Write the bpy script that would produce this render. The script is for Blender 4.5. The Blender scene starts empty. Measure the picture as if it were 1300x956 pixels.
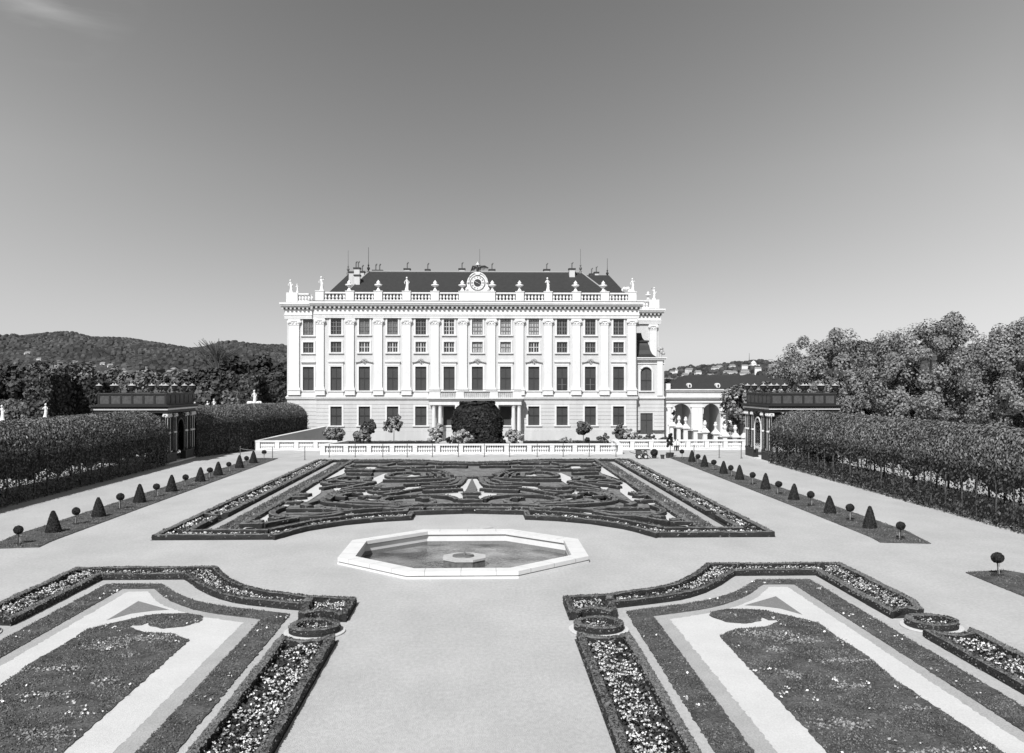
import bpy, math, random
import numpy as np
random.seed(7); RNG = np.random.default_rng(7)
PI = math.pi
C = bpy.context.scene.collection

# ------------------------------------------------------------------ survey helpers
# camera model used to turn measured picture positions into real plan positions and heights
F = 1180.0; U0 = 650.0; V0 = 488.0; H = 8.0; CX = 0.95; A = math.atan(38/1180.0)
AX = 0.15                                   # x of the garden's axis
def G(u, v, z=0.0):
    d = F*(H-z)/(v-V0); xc = (u-U0)/F*d
    return (CX+xc*math.cos(A)+d*math.sin(A), -xc*math.sin(A)+d*math.cos(A))
def XD(u, Y):
    k = (u-U0)/F
    t = Y/(-k*math.sin(A)+math.cos(A))
    return CX+t*(k*math.cos(A)+math.sin(A)), t
def X(u, Y): return XD(u, Y)[0]
def Z(v, u, Y): return H-(v-V0)/F*XD(u, Y)[1]

# ------------------------------------------------------------------ materials
def mat(name, base, rough=0.8, var=0.0, scale=1.0, bump=0.0, bscale=None, spec=0.3, island=0.0, metal=0.0,
        var2=0.0, scale2=1.0, detail=4.0, trans=0.0, stretch=None):
    m = bpy.data.materials.new(name); m.use_nodes = True
    nt = m.node_tree; N = nt.nodes; Lk = nt.links
    b = N['Principled BSDF']
    b.inputs['Roughness'].default_value = rough
    b.inputs['Specular IOR Level'].default_value = spec
    b.inputs['Metallic'].default_value = metal
    if trans: b.inputs['Transmission Weight'].default_value = trans
    b.inputs['Base Color'].default_value = (base, base, base, 1)
    tc = N.new('ShaderNodeTexCoord'); vec = tc.outputs['Object']
    if stretch:
        mp = N.new('ShaderNodeMapping'); mp.inputs['Scale'].default_value = stretch
        Lk.new(vec, mp.inputs['Vector']); vec = mp.outputs['Vector']
    val = None
    def term(sc, amt, det):
        n = N.new('ShaderNodeTexNoise'); n.inputs['Scale'].default_value = sc; n.inputs['Detail'].default_value = det
        n.inputs['Roughness'].default_value = 0.65
        Lk.new(vec, n.inputs['Vector'])
        r = N.new('ShaderNodeMapRange'); r.inputs['From Min'].default_value = 0.3; r.inputs['From Max'].default_value = 0.7
        r.inputs['To Min'].default_value = 1-amt; r.inputs['To Max'].default_value = 1+amt
        Lk.new(n.outputs['Fac'], r.inputs['Value']); return r.outputs[0]
    fs = []
    if var: fs.append(term(scale, var, detail))
    if var2: fs.append(term(scale2, var2, 3.0))
    if island:
        g = N.new('ShaderNodeNewGeometry'); r = N.new('ShaderNodeMapRange')
        r.inputs['To Min'].default_value = 1-island; r.inputs['To Max'].default_value = 1+island
        Lk.new(g.outputs['Random Per Island'], r.inputs['Value']); fs.append(r.outputs[0])
    if fs:
        cur = None
        for f in fs:
            mu = N.new('ShaderNodeMath'); mu.operation = 'MULTIPLY'
            if cur is None: mu.inputs[0].default_value = base
            else: Lk.new(cur, mu.inputs[0])
            Lk.new(f, mu.inputs[1]); cur = mu.outputs[0]
        Lk.new(cur, b.inputs['Base Color'])
    if bump:
        n = N.new('ShaderNodeTexNoise'); n.inputs['Scale'].default_value = bscale or scale*2; n.inputs['Detail'].default_value = 3
        Lk.new(vec, n.inputs['Vector'])
        bp = N.new('ShaderNodeBump'); bp.inputs['Strength'].default_value = 1.0; bp.inputs['Distance'].default_value = bump
        Lk.new(n.outputs['Fac'], bp.inputs['Height']); Lk.new(bp.outputs[0], b.inputs['Normal'])
    return m

M = {}
M['gravel'] = mat('gravel', .445, .95, .12, 9, .02, 45, .1, var2=.09, scale2=.3, stretch=(1,.6,1))
M['gravel_grey'] = mat('gravel_grey', .39, .95, .22, 22, .015, 60, .1, var2=.08, scale2=.8)
M['gravel_white'] = mat('gravel_white', .58, .95, .10, 18, .012, 50, .1, var2=.05, scale2=.6)
M['gravel_mid'] = mat('gravel_mid', .22, .95, .3, 25, .015, 60, .1)
M['lawn'] = mat('lawn', .10, .95, .5, 16, .03, 40, .05, var2=.4, scale2=1.1)
M['dry'] = mat('dry_blade', .27, .8, island=.4, spec=.1)
M['planting'] = mat('low_planting', .19, .95, .45, 6, .03, 30, .05, var2=.35, scale2=1.2)
M['blade'] = mat('blade', .13, .7, island=.6, spec=.2, var=.4, scale=1.0)
M['soil'] = mat('soil', .045, .95, .4, 12, .05, 20, .05)
M['box'] = mat('box_leaves', .032, .8, .5, 22, .05, 35, .2, var2=.25, scale2=1.5)  # darker than the tips: shade of the hedge sides put into the colour
M['boxcard'] = mat('box_lit_tips', .15, .8, island=.35, spec=.1, var=.4, scale=20, bump=.03, bscale=40)  # fresh tips, plus sunlight on the hedge tops put into the colour
M['yew'] = mat('yew', .020, .8, .4, 18, .04, 30, .1)
M['yewcard'] = mat('yew_tips', .03, .6, island=.6, spec=.15)
M['hedge'] = mat('hedge_shell', .03, .85, .5, 5, .12, 9, .1)
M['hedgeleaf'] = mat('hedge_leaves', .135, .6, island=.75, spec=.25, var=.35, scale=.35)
M['wallleaf'] = mat('wall_leaves', .052, .6, island=.85, spec=.3, var=.5, scale=.5)  # darker than the vault leaves: shade on the tunnel walls put into the colour
M['darkleaf'] = mat('dark_leaves', .065, .65, island=.7, spec=.2, var=.35, scale=.25)
M['conifer'] = mat('conifer_leaves', .042, .7, island=.7, spec=.15, var=.3, scale=.3)
M['midleaf'] = mat('mid_leaves', .115, .6, island=.7, spec=.25, var=.3, scale=.3)
M['lightleaf'] = mat('chestnut_leaves', .17, .5, island=.45, spec=.35, var=.3, scale=.5)
M['shrubleaf'] = mat('shrub_leaves', .17, .55, island=.7, spec=.3)
M['paleleaf'] = mat('pale_leaves', .34, .55, island=.5, spec=.3)
M['bark'] = mat('bark', .08, .9, .4, 6, .03, 12, .1)
M['paletwig'] = mat('bare_twig', .16, .9, .3, 6)
M['petal'] = mat('petals', .55, .7, island=.6, spec=.2)
M['petal2'] = mat('petals_grey', .3, .7, island=.5, spec=.2)
M['stone'] = mat('white_stone', .66, .75, .05, 2.5, .004, 14, .25, var2=.05, scale2=.4)
M['statue'] = mat('statue_stone', .70, .8, .14, 5, .02, 10, .2)
M['wall'] = mat('palace_plaster', .55, .85, .06, 1.6, .003, 20, .15, var2=.07, scale2=.3, stretch=(1,1,.22))
M['trim'] = mat('palace_trim', .69, .8, .07, 2.2, .002, 15, .2, var2=.05, scale2=.4, stretch=(1,1,.35))
M['ornament'] = mat('grey_stucco', .42, .85, .35, 9, .04, 12, .15)  # mottled mid grey of the carved ornaments
M['pier'] = mat('grey_stone', .45, .85, .15, 3, .01, 10, .2)
M['soffit'] = mat('shaded_cornice', .22, .9, .3, 3, .01, 12, .1)  # grey weathering plus the shadow under the cornice put into the colour
M['shutter'] = mat('shutter_paint', .065, .6, .10, 3, spec=.3, var2=.06, scale2=14)
M['glass'] = mat('window_glass', .02, .08, spec=.7)
M['glass_lit'] = mat('window_glass_glare', .40, .3, .35, 3, spec=.5)  # white reflections and sunlit panes put into the pane colour
M['glass_mid'] = mat('window_glass_sheen', .15, .2, .5, 2.2, spec=.5)  # weaker reflection put into the pane colour
M['sash'] = mat('window_sash', .16, .6)
M['sash_w'] = mat('window_sash_pale', .5, .6)
M['roof'] = mat('roof_tiles', .038, .7, .12, 2.2, .02, 9, .25, var2=.12, scale2=30)
M['roof_dark'] = mat('dark_sheet_roof', .03, .5, .2, 2, spec=.4)
M['ridge'] = mat('ridge_cap', .3, .8)
M['metal'] = mat('dark_metal', .03, .5, spec=.5)
M['rod'] = mat('grey_metal', .13, .5, spec=.5)
M['trellis'] = mat('trellis_paint', .022, .6, .2, 4, spec=.3)
M['trellis_l'] = mat('trellis_panel', .075, .7, .3, 3, spec=.2)
M['trellis_w'] = mat('pale_trellis_trim', .62, .6, .1, 4, spec=.3)
M['wetstone'] = mat('wet_stone', .13, .4, .4, 4)
M['rope'] = mat('rope', .35, .9)
M['post'] = mat('post_metal', .10, .5, spec=.4)
M['hill'] = mat('hill_forest', .045, .95, .5, .012, 3.0, .03, .05, var2=.5, scale2=.05)
M['hilltree'] = mat('hill_trees', .060, .95, island=.5, spec=.03, var=.35, scale=.004)
M['hillR'] = mat('hill_forest_pale', .07, .95, .5, .012, 3.0, .03, .05)
M['house'] = mat('far_house_wall', .62, .9, island=.3)
M['houseroof'] = mat('far_house_roof', .22, .9, island=.4)
M['skin'] = mat('skin', .38, .6)
M['clothw'] = mat('white_cloth', .7, .9, .08, 9)
M['clothd'] = mat('dark_cloth', .03, .9, .2, 9)
M['hair'] = mat('hair', .03, .6)
M['pot'] = mat('plant_pot', .05, .8)
M['cart'] = mat('cart_paint', .07, .6)
M['tyre'] = mat('tyre_rubber', .03, .9)
M['rimw'] = mat('wheel_rim', .5, .5)
M['sack'] = mat('pale_sack', .55, .9, .2, 6)
M['vase'] = mat('painted_vase', .02, .6, spec=.35)
M['courtwall'] = mat('court_plaster', .66, .85, .06, 1)

def water_mat():
    m = bpy.data.materials.new('pond_water'); m.use_nodes = True
    nt = m.node_tree; N = nt.nodes; L = nt.links; b = N['Principled BSDF']
    b.inputs['Roughness'].default_value = .04; b.inputs['IOR'].default_value = 1.33
    tc = N.new('ShaderNodeTexCoord')
    n0 = N.new('ShaderNodeTexNoise'); n0.inputs['Scale'].default_value = .55; n0.inputs['Detail'].default_value = 2
    L.new(tc.outputs['Object'], n0.inputs['Vector'])
    r = N.new('ShaderNodeMapRange'); r.inputs['From Min'].default_value = .35; r.inputs['From Max'].default_value = .68
    r.inputs['To Min'].default_value = .05; r.inputs['To Max'].default_value = .30
    L.new(n0.outputs['Fac'], r.inputs['Value']); L.new(r.outputs[0], b.inputs['Base Color'])
    mp = N.new('ShaderNodeMapping'); mp.inputs['Scale'].default_value = (1, .55, 1); L.new(tc.outputs['Object'], mp.inputs['Vector'])
    n = N.new('ShaderNodeTexNoise'); n.inputs['Scale'].default_value = 5.5; n.inputs['Detail'].default_value = 3; n.inputs['Distortion'].default_value = .6
    L.new(mp.outputs[0], n.inputs['Vector'])
    bp = N.new('ShaderNodeBump'); bp.inputs['Distance'].default_value = .05; bp.inputs['Strength'].default_value = .8
    L.new(n.outputs['Fac'], bp.inputs['Height']); L.new(bp.outputs[0], b.inputs['Normal'])
    return m
M['water'] = water_mat()

# ------------------------------------------------------------------ mesh building
class MB:
    def __init__(s): s.v = []; s.f = []; s.q = []; s.nq = 0
    def add(s, vs, fs):
        o = len(s.v); s.v += [tuple(p) for p in vs]; s.f += [tuple(i+o for i in f) for f in fs]; return s
    def box(s, x0, x1, y0, y1, z0, z1):
        if x0 > x1: x0, x1 = x1, x0
        if y0 > y1: y0, y1 = y1, y0
        return s.add([(x0,y0,z0),(x1,y0,z0),(x1,y1,z0),(x0,y1,z0),(x0,y0,z1),(x1,y0,z1),(x1,y1,z1),(x0,y1,z1)],
              [(0,3,2,1),(4,5,6,7),(0,1,5,4),(1,2,6,5),(2,3,7,6),(3,0,4,7)])
    def cbox(s, x, y, z0, w, d, h): return s.box(x-w/2, x+w/2, y-d/2, y+d/2, z0, z0+h)
    def prism(s, pts, z0, z1):          # pts: ccw plan polygon
        n = len(pts)
        return s.add([(p[0],p[1],z0) for p in pts]+[(p[0],p[1],z1) for p in pts],
              [tuple(range(n-1,-1,-1)), tuple(range(n,2*n))]+[(i,(i+1)%n,n+(i+1)%n,n+i) for i in range(n)])
    def xprism(s, pts, y0, y1):         # pts: (x,z) polygon extruded along y
        n = len(pts)
        return s.add([(p[0],y0,p[1]) for p in pts]+[(p[0],y1,p[1]) for p in pts],
              [tuple(range(n)), tuple(range(2*n-1,n-1,-1))]+[(i,n+i,n+(i+1)%n,(i+1)%n) for i in range(n)])
    def lathe(s, prof, c=(0,0,0), n=12, sx=1, sy=1, cap=True):
        vs = []; fs = []
        for r, z in prof:
            for k in range(n):
                a = 2*PI*k/n+PI/n
                vs.append((c[0]+r*sx*math.cos(a), c[1]+r*sy*math.sin(a), c[2]+z))
        for i in range(len(prof)-1):
            for k in range(n):
                a = i*n+k; b = i*n+(k+1)%n; fs.append((a,b,b+n,a+n))
        if cap:
            fs.append(tuple(range(n-1,-1,-1))); m = (len(prof)-1)*n; fs.append(tuple(range(m,m+n)))
        return s.add(vs, fs)
    def tube(s, pts, rs, n=6):
        vs = []; fs = []
        P = [np.array(p, float) for p in pts]
        if not hasattr(rs, '__len__'): rs = [rs]*len(P)
        for i, p in enumerate(P):
            t = P[min(i+1,len(P)-1)]-P[max(i-1,0)]; t /= (np.linalg.norm(t)+1e-9)
            a = np.cross(t, (0,0,1) if abs(t[2]) < .9 else (1,0,0)); a /= np.linalg.norm(a); b = np.cross(t, a)
            for k in range(n):
                w = 2*PI*k/n; q = p+rs[i]*(a*math.cos(w)+b*math.sin(w)); vs.append(tuple(q))
        for i in range(len(P)-1):
            for k in range(n):
                fs.append((i*n+k, i*n+(k+1)%n, (i+1)*n+(k+1)%n, (i+1)*n+k))
        fs.append(tuple(range(n))); m = (len(P)-1)*n; fs.append(tuple(range(m+n-1,m-1,-1)))
        return s.add(vs, fs)
    def ball(s, c, r, seg=12, ring=8, sz=1.0, noise=0.0, sx=1.0, sy=1.0):
        prof = []; vs = []; fs = []
        for i in range(ring+1):
            th = PI*i/ring
            for k in range(seg):
                ph = 2*PI*k/seg
                rr = r*(1+noise*(random.random()-.5)*2 if 0 < i < ring else 1)
                vs.append((c[0]+rr*sx*math.sin(th)*math.cos(ph), c[1]+rr*sy*math.sin(th)*math.sin(ph), c[2]+rr*sz*math.cos(th)))
        for i in range(ring):
            for k in range(seg):
                a = i*seg+k; b = i*seg+(k+1)%seg
                fs.append((a,a+seg,b+seg,b))
        return s.add(vs, fs)
    def quads(s, V4):                    # (n,4,3) array of cards, kept apart for speed
        s.q.append(np.asarray(V4, np.float32)); return s
    def mesh(s, name, m, smooth=False, m2=None):
        me = bpy.data.meshes.new(name)
        nv = len(s.v)
        Q = np.concatenate(s.q) if s.q else np.zeros((0,4,3), np.float32)
        nq = len(Q)
        co = np.concatenate([np.array(s.v, np.float32).reshape(-1,3), Q.reshape(-1,3)]) if nv or nq else np.zeros((0,3))
        lt = [len(f) for f in s.f]; li = [i for f in s.f for i in f]
        lt = np.array(lt+[4]*nq, np.int32)
        li = np.concatenate([np.array(li, np.int32), np.arange(nv, nv+4*nq, dtype=np.int32)])
        me.vertices.add(len(co)); me.vertices.foreach_set('co', co.ravel().astype(np.float32))
        me.loops.add(len(li)); me.loops.foreach_set('vertex_index', li)
        me.polygons.add(len(lt))
        st = np.concatenate([[0], np.cumsum(lt)[:-1]]).astype(np.int32)
        me.polygons.foreach_set('loop_start', st)
        me.materials.append(m)
        if m2 is not None:
            me.materials.append(m2)
            me.polygons.foreach_set('material_index', np.array([0]*len(s.f)+[1]*nq, np.int32))
        me.polygons.foreach_set('use_smooth', np.full(len(lt), bool(smooth)))
        me.update(calc_edges=True); me.validate()
        return me
    def obj(s, name, m, parent=None, smooth=False, m2=None, loc=None):
        o = bpy.data.objects.new(name, s.mesh(name, m, smooth, m2)); C.objects.link(o)
        if parent is not None: o.parent = parent
        if loc: o.location = loc
        return o

def tag(o, label, cat, group=None, kind=None):
    if label: o['label'] = label
    if cat: o['category'] = cat
    if group: o['group'] = group
    if kind: o['kind'] = kind
    return o
def thing(name, label, cat, loc=(0,0,0), group=None, rz=0):
    o = bpy.data.objects.new(name, None); C.objects.link(o); o.location = loc; o.rotation_euler[2] = rz
    o.empty_display_size = .2
    return tag(o, label, cat, group)
def struct(o): o['kind'] = 'structure'; return o
def dup(root, loc, label=None, group=None, scale=None, rz=None):
    r = root.copy(); C.objects.link(r); r.location = loc
    if label: r['label'] = label
    if group: r['group'] = group
    if scale: r.scale = scale
    if rz is not None: r.rotation_euler[2] = rz
    for ch in list(root.children):
        c = ch.copy(); C.objects.link(c); c.parent = r
        for g in ch.children:
            d = g.copy(); C.objects.link(d); d.parent = c
    return r
def inst(name, me, parent, loc, scale=None, rz=None):
    o = bpy.data.objects.new(name, me); C.objects.link(o); o.parent = parent; o.location = loc
    if scale: o.scale = scale
    if rz is not None: o.rotation_euler[2] = rz
    return o
ORD = ['first','second','third','fourth','fifth','sixth','seventh','eighth','ninth','tenth','eleventh','twelfth','thirteenth','fourteenth','fifteenth','sixteenth']

def cards(P, size, up=0.0, aspect=1.0, jit=.35, Nn=None, axis=None):
    """n leaf quads at points P; size scalar or array"""
    P = np.asarray(P, float); n = len(P)
    s = np.broadcast_to(np.asarray(size, float), (n,)) * (1+jit*(RNG.random(n)*2-1))
    nrm = RNG.normal(size=(n,3))
    if Nn is not None: nrm = nrm*.6 + Nn*1.1
    nrm[:,2] += up
    nrm /= np.linalg.norm(nrm, axis=1)[:,None]+1e-9
    if axis is None: t = RNG.normal(size=(n,3))
    else: t = np.asarray(axis, float)+RNG.normal(size=(n,3))*.35
    a = np.cross(nrm, t); a /= np.linalg.norm(a, axis=1)[:,None]+1e-9
    b = np.cross(nrm, a)
    a = a*(s/2)[:,None]; b = b*(s*aspect/2)[:,None]
    return np.stack([P-a-b, P+a-b*.6, P+a*.7+b, P-a*.8+b*.8], axis=1)

def crown_points(c, r, nclump, nleaf, inner=.55, cr=.28, low=-.75):
    """leaf positions in clumps spread through the shell of an ellipsoid"""
    c = np.array(c, float); r = np.array(r, float)
    d = RNG.normal(size=(nclump*2,3)); d /= np.linalg.norm(d, axis=1)[:,None]
    d = d[d[:,2] > low][:nclump]
    rad = inner+(1-inner)*RNG.random(len(d))**.6
    rad *= 1+.10*np.sin(d[:,0]*5+c[0])*np.cos(d[:,1]*4+c[1]*2)+.06*np.sin(d[:,2]*9)
    cc = c+d*rad[:,None]*r
    q = RNG.normal(size=(len(d)*nleaf,3)); q /= np.linalg.norm(q, axis=1)[:,None]
    q *= (RNG.random(len(q))**.33)[:,None]
    size = cr*min(r)*(.6+.8*RNG.random(len(d)))
    P = np.repeat(cc, nleaf, 0)+q*np.repeat(size, nleaf)[:,None]
    O = q*1.25+np.repeat(d, nleaf, 0)*.55
    return P, O

def tree(name, label, loc, h, w, m, nclump=90, nleaf=70, leaf=.35, trunk=.3, crown0=.25, group=None, shape=1.0, cat='tree', inner=.5, bark='bark', cr=.28, low=-.8, depth=None):
    t = thing(name, label, cat, loc, group)
    z0 = h*crown0; zc = (h+z0)/2; rz = (h-z0)/2
    mb = MB(); hh = zc
    mb.tube([(0,0,-.1),(w*.01,0,hh*.5),(w*.02,.02*w,hh),(w*.01,0,hh+rz*.5)], [trunk, trunk*.8, trunk*.55, trunk*.15], 8)
    for k in range(7):
        a = k*2.4; r = w*.33
        mb.tube([(0,0,hh*(.55+.08*k)), (r*.5*math.cos(a), r*.5*math.sin(a), hh*(.8+.08*k)), (r*math.cos(a), r*math.sin(a), zc+rz*(.1+.1*(k%4)))], [trunk*.4, trunk*.25, trunk*.06], 5)
    mb.obj('trunk', M[bark], t, smooth=True)
    P, O = crown_points((0,0,zc), (w/2, (depth or w)/2, rz), nclump, nleaf, inner, cr, low)
    MB().quads(cards(P, leaf, up=.25, Nn=O)).obj('crown', m, t)
    return t

# ------------------------------------------------------------------ hedges and beds
def resample(pts, step, closed=False):
    P = [np.array(p[:2], float) for p in pts]
    if closed: P.append(P[0])
    out = []
    for a, b in zip(P[:-1], P[1:]):
        n = max(1, int(round(np.linalg.norm(b-a)/step)))
        for i in range(n): out.append(a+(b-a)*i/n)
    if not closed: out.append(P[-1])
    return np.array(out)
def smooth(pts, n=6, closed=False):
    P = [np.array(p[:2], float) for p in pts]; out = []; m = len(P)
    rng = range(m) if closed else range(m-1)
    for i in rng:
        p1 = P[i]; p2 = P[(i+1)%m]
        p0 = P[(i-1)%m] if closed or i > 0 else p1*2-p2
        p3 = P[(i+2)%m] if closed or i+2 < m else p2*2-p1
        for k in range(n):
            t = k/n
            out.append(.5*((2*p1)+(-p0+p2)*t+(2*p0-5*p1+4*p2-p3)*t*t+(-p0+3*p1-3*p2+p3)*t**3))
    if not closed: out.append(P[-1])
    return out
def normals2(P, closed):
    n = len(P); N_ = np.zeros((n,2))
    for i in range(n):
        a = P[(i-1)%n] if closed or i > 0 else P[i]
        b = P[(i+1)%n] if closed or i < n-1 else P[i]
        t1 = P[i]-a; t2 = b-P[i]
        l1 = np.linalg.norm(t1); l2 = np.linalg.norm(t2)
        if l1 < 1e-6: t1 = t2; l1 = l2
        if l2 < 1e-6: t2 = t1; l2 = l1
        t1 = t1/l1; t2 = t2/l2
        n1 = np.array((-t1[1], t1[0])); n2 = np.array((-t2[1], t2[0])); m = n1+n2
        k = np.linalg.norm(m)
        m = m/k if k > 1e-6 else n1
        N_[i] = m/max(.5, float(np.dot(m, n1)))
    return N_
def offset(pts, d, closed=False):
    P = np.array([p[:2] for p in pts], float); return P+normals2(P, closed)*d
def hedge_mb(pts, w, h, closed=False, step=.25, card=0, csize=.06, z=0, mb=None, jit=.013):
    mb = mb or MB()
    P = resample(pts, step, closed); N2 = normals2(P, closed); n = len(P)
    prof = [(-.5,0),(-.53,.5),(-.47,.93),(-.25,1.0),(.25,1.0),(.47,.93),(.53,.5),(.5,0)]
    k = len(prof); vs = []; fs = []
    wv = 1+.05*np.sin(np.arange(n)*.9+random.random()*9)
    hv = 1+.04*np.sin(np.arange(n)*.43+random.random()*9)
    for i in range(n):
        for (a, b) in prof:
            q = P[i]+N2[i]*a*w*wv[i]
            vs.append((q[0]+random.uniform(-jit,jit), q[1]+random.uniform(-jit,jit), z+b*h*hv[i]+(random.uniform(-jit,jit) if b > 0 else -.01)))
    m = n if closed else n-1; TQ = []
    for i in range(m):
        for j in range(k-1):
            a = i*k+j; b = ((i+1)%n)*k+j
            if 2 <= j <= 4: TQ.append([vs[a], vs[a+1], vs[b+1], vs[b]])
            else: fs.append((a, a+1, b+1, b))
    mb.quads(np.array(TQ))
    if not closed:
        fs.append(tuple(range(k))); fs.append(tuple((n-1)*k+i for i in range(k-1,-1,-1)))
    mb.add(vs, fs)
    if card:
        L = step*m; nc = int(L*card); V = np.array(vs).reshape(n,k,3)
        i = RNG.integers(0, m, nc); t = RNG.random(nc)[:,None]; j = RNG.integers(1, k-1, nc); s = RNG.random(nc)[:,None]
        j = np.where(RNG.random(nc) < .35, 3, j); j = np.minimum(j, k-2)
        a = V[i,j]*(1-s)+V[i,j+1]*s; b = V[(i+1)%n,j]*(1-s)+V[(i+1)%n,j+1]*s
        p = a*(1-t)+b*t
        cen = np.stack([P[i][:,0], P[i][:,1], np.full(nc, z+h*.4)], 1); o = p-cen; o /= np.linalg.norm(o, axis=1)[:,None]+1e-9
        mb.quads(cards(p+o*.012, csize, up=.3, Nn=o))
    return mb
def hedge(label, pts, w=.35, h=.4, closed=False, card=0, group=None, csize=.05, step=.25, name='box_hedge'):
    o = hedge_mb(pts, w, h, closed, step, card, csize).obj(name, M['box'], None, m2=M['boxcard'])
    return tag(o, label, 'hedge', group)

def inpoly(P, poly):
    x = P[:,0]; y = P[:,1]; ins = np.zeros(len(P), bool); n = len(poly)
    for i in range(n):
        x1, y1 = poly[i][:2]; x2, y2 = poly[(i+1)%n][:2]
        c = ((y1 > y) != (y2 > y)) & (x < (x2-x1)*(y-y1)/((y2-y1) if y2 != y1 else 1e-9)+x1)
        ins ^= c
    return ins
def scatter(poly, dens):
    A_ = np.array([p[:2] for p in poly]); lo = A_.min(0); hi = A_.max(0)
    n = int((hi-lo).prod()*dens)
    P = lo+(hi-lo)*RNG.random((n,2)); return P[inpoly(P, A_)]
import mathutils
def tess(poly):
    return [tuple(t) for t in mathutils.geometry.tessellate_polygon([[mathutils.Vector((p[0],p[1],0)) for p in poly]])]
def sheet(name, poly, z, m, thick=0, kind='structure', jag=0.0, parent=None):
    P = [tuple(p[:2]) for p in poly]
    if jag:
        R = resample(P, .12, True); P = [(p[0]+random.gauss(0,jag), p[1]+random.gauss(0,jag)) for p in R]
    area = sum(P[i][0]*P[(i+1)%len(P)][1]-P[(i+1)%len(P)][0]*P[i][1] for i in range(len(P)))
    if area < 0: P = P[::-1]
    T = tess(P); n = len(P); mb = MB()
    vs = [(p[0],p[1],z) for p in P]; fs = []
    for t in T:
        a, b, c = t
        cr = (P[b][0]-P[a][0])*(P[c][1]-P[a][1])-(P[c][0]-P[a][0])*(P[b][1]-P[a][1])
        fs.append((a,b,c) if cr > 0 else (a,c,b))
    if thick:
        vs += [(p[0],p[1],z-thick) for p in P]
        fs += [(i, n+i, n+(i+1)%n, (i+1)%n) for i in range(n)]
    mb.add(vs, fs); o = mb.obj(name, m, parent)
    if kind: o['kind'] = kind
    return o
def grass_cards(polys, dens, hgt, width, extra=None):
    mb = MB()
    for poly in polys:
        P = scatter(poly, dens); n = len(P)
        if not n: continue
        # patchy growth
        keep = (np.sin(P[:,0]*2.1+P[:,1]*1.3)+np.sin(P[:,1]*3.3-P[:,0]*1.7)+2.2)/4.2 > RNG.random(n)*.9
        P = P[keep]; n = len(P)
        a = RNG.random(n)*PI; hh = hgt*(.4+.9*RNG.random(n)); ww = width*(.6+.8*RNG.random(n))
        dx = np.stack([np.cos(a)*ww/2, np.sin(a)*ww/2, np.zeros(n)], 1)
        lean = np.stack([RNG.normal(0,.5,n)*hh, RNG.normal(0,.5,n)*hh, hh], 1)
        b = np.stack([P[:,0], P[:,1], np.full(n,.012)], 1)
        mb.quads(np.stack([b-dx, b+dx, b+dx*.3+lean, b-dx*.3+lean], 1))
    return mb
def flowers(label, polys, dens, size=.10, group='flower beds edged with box', tall=.15):
    """leafy bed plants with pale blossom heads"""
    root = MB(); pet = MB()
    for poly in polys:
        P = scatter(poly, dens*3.5); n = len(P)
        z = .03+tall*.65*RNG.random(n)
        root.quads(cards(np.column_stack([P, z]), size*1.1, up=.5))
        P = scatter(poly, dens*1.9); n = len(P)
        keep = (np.sin(P[:,0]*3.1+1)+np.sin(P[:,1]*2.3)+np.sin((P[:,0]+P[:,1])*5.1)+2.6)/4.6 > RNG.random(n)*.95
        P = P[keep]; n = len(P)
        z = tall*(.7+.6*RNG.random(n))
        c = np.column_stack([P, z])
        for k in range(3):
            pet.quads(cards(c+RNG.normal(0, size*.33, (n,3))*[1,1,.45], size*.62, up=1.3))
    o = root.obj('flowers', M['soilleaf'], None)
    q = pet.obj('blossom', M['petal'], o); q['kind'] = 'stuff'
    return tag(o, label, 'flowers', group, 'stuff')
M['soilleaf'] = mat('bed_plant_leaves', .055, .7, island=.7, spec=.2)

def mir(pts): return [(2*AX-p[0], p[1]) for p in pts]
def ax(pts): return [(AX+p[0], p[1]) for p in pts]

# ================================================================== GROUND AND PATHS
FC = (AX-.02, 43.9)
def octa(a, c=FC):
    b = a*math.tan(PI/8)
    return [(c[0]+x, c[1]+y) for x, y in [(b,-a),(a,-b),(a,b),(b,a),(-b,a),(-a,b),(-a,-b),(-b,-a)]]
def ground():
    mb = MB(); rad = [5.35, 8, 14, 26, 50, 90, 160, 300, 600, 1200, 2500, 6000]
    vs = []; fs = []
    for r in rad: vs += [(x, y, 0) for x, y in octa(r)]
    for i in range(len(rad)-1):
        for k in range(8):
            a = i*8+k; b = i*8+(k+1)%8; fs.append((a, a+8, b+8, b))
    mb.add(vs, fs)
    return mb.obj('ground', M['gravel'])
struct(ground())
# planted ground outside the garden walls
struct(sheet('park_ground', [(-700,-30),(-44,-30),(-44,150),(-60,900),(-700,900)], .004, M['lawn'], kind=None))
struct(sheet('park_ground', [(48,-30),(700,-30),(700,900),(60,900),(48,170)], .004, M['lawn'], kind=None))

struct(sheet('dark_ground', [(-16.9,106.7),(16.0,106.7),(17.2,113.5),(30.5,113.5),(30.5,118.5),(24,124),(23,127.8),(-20,127.8),(-24,116.5),(-26,113.6),(-15.3,113.6)], .006, M['soil'], kind=None))  # even dark tone, so the openings of the balustrade read dark
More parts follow.
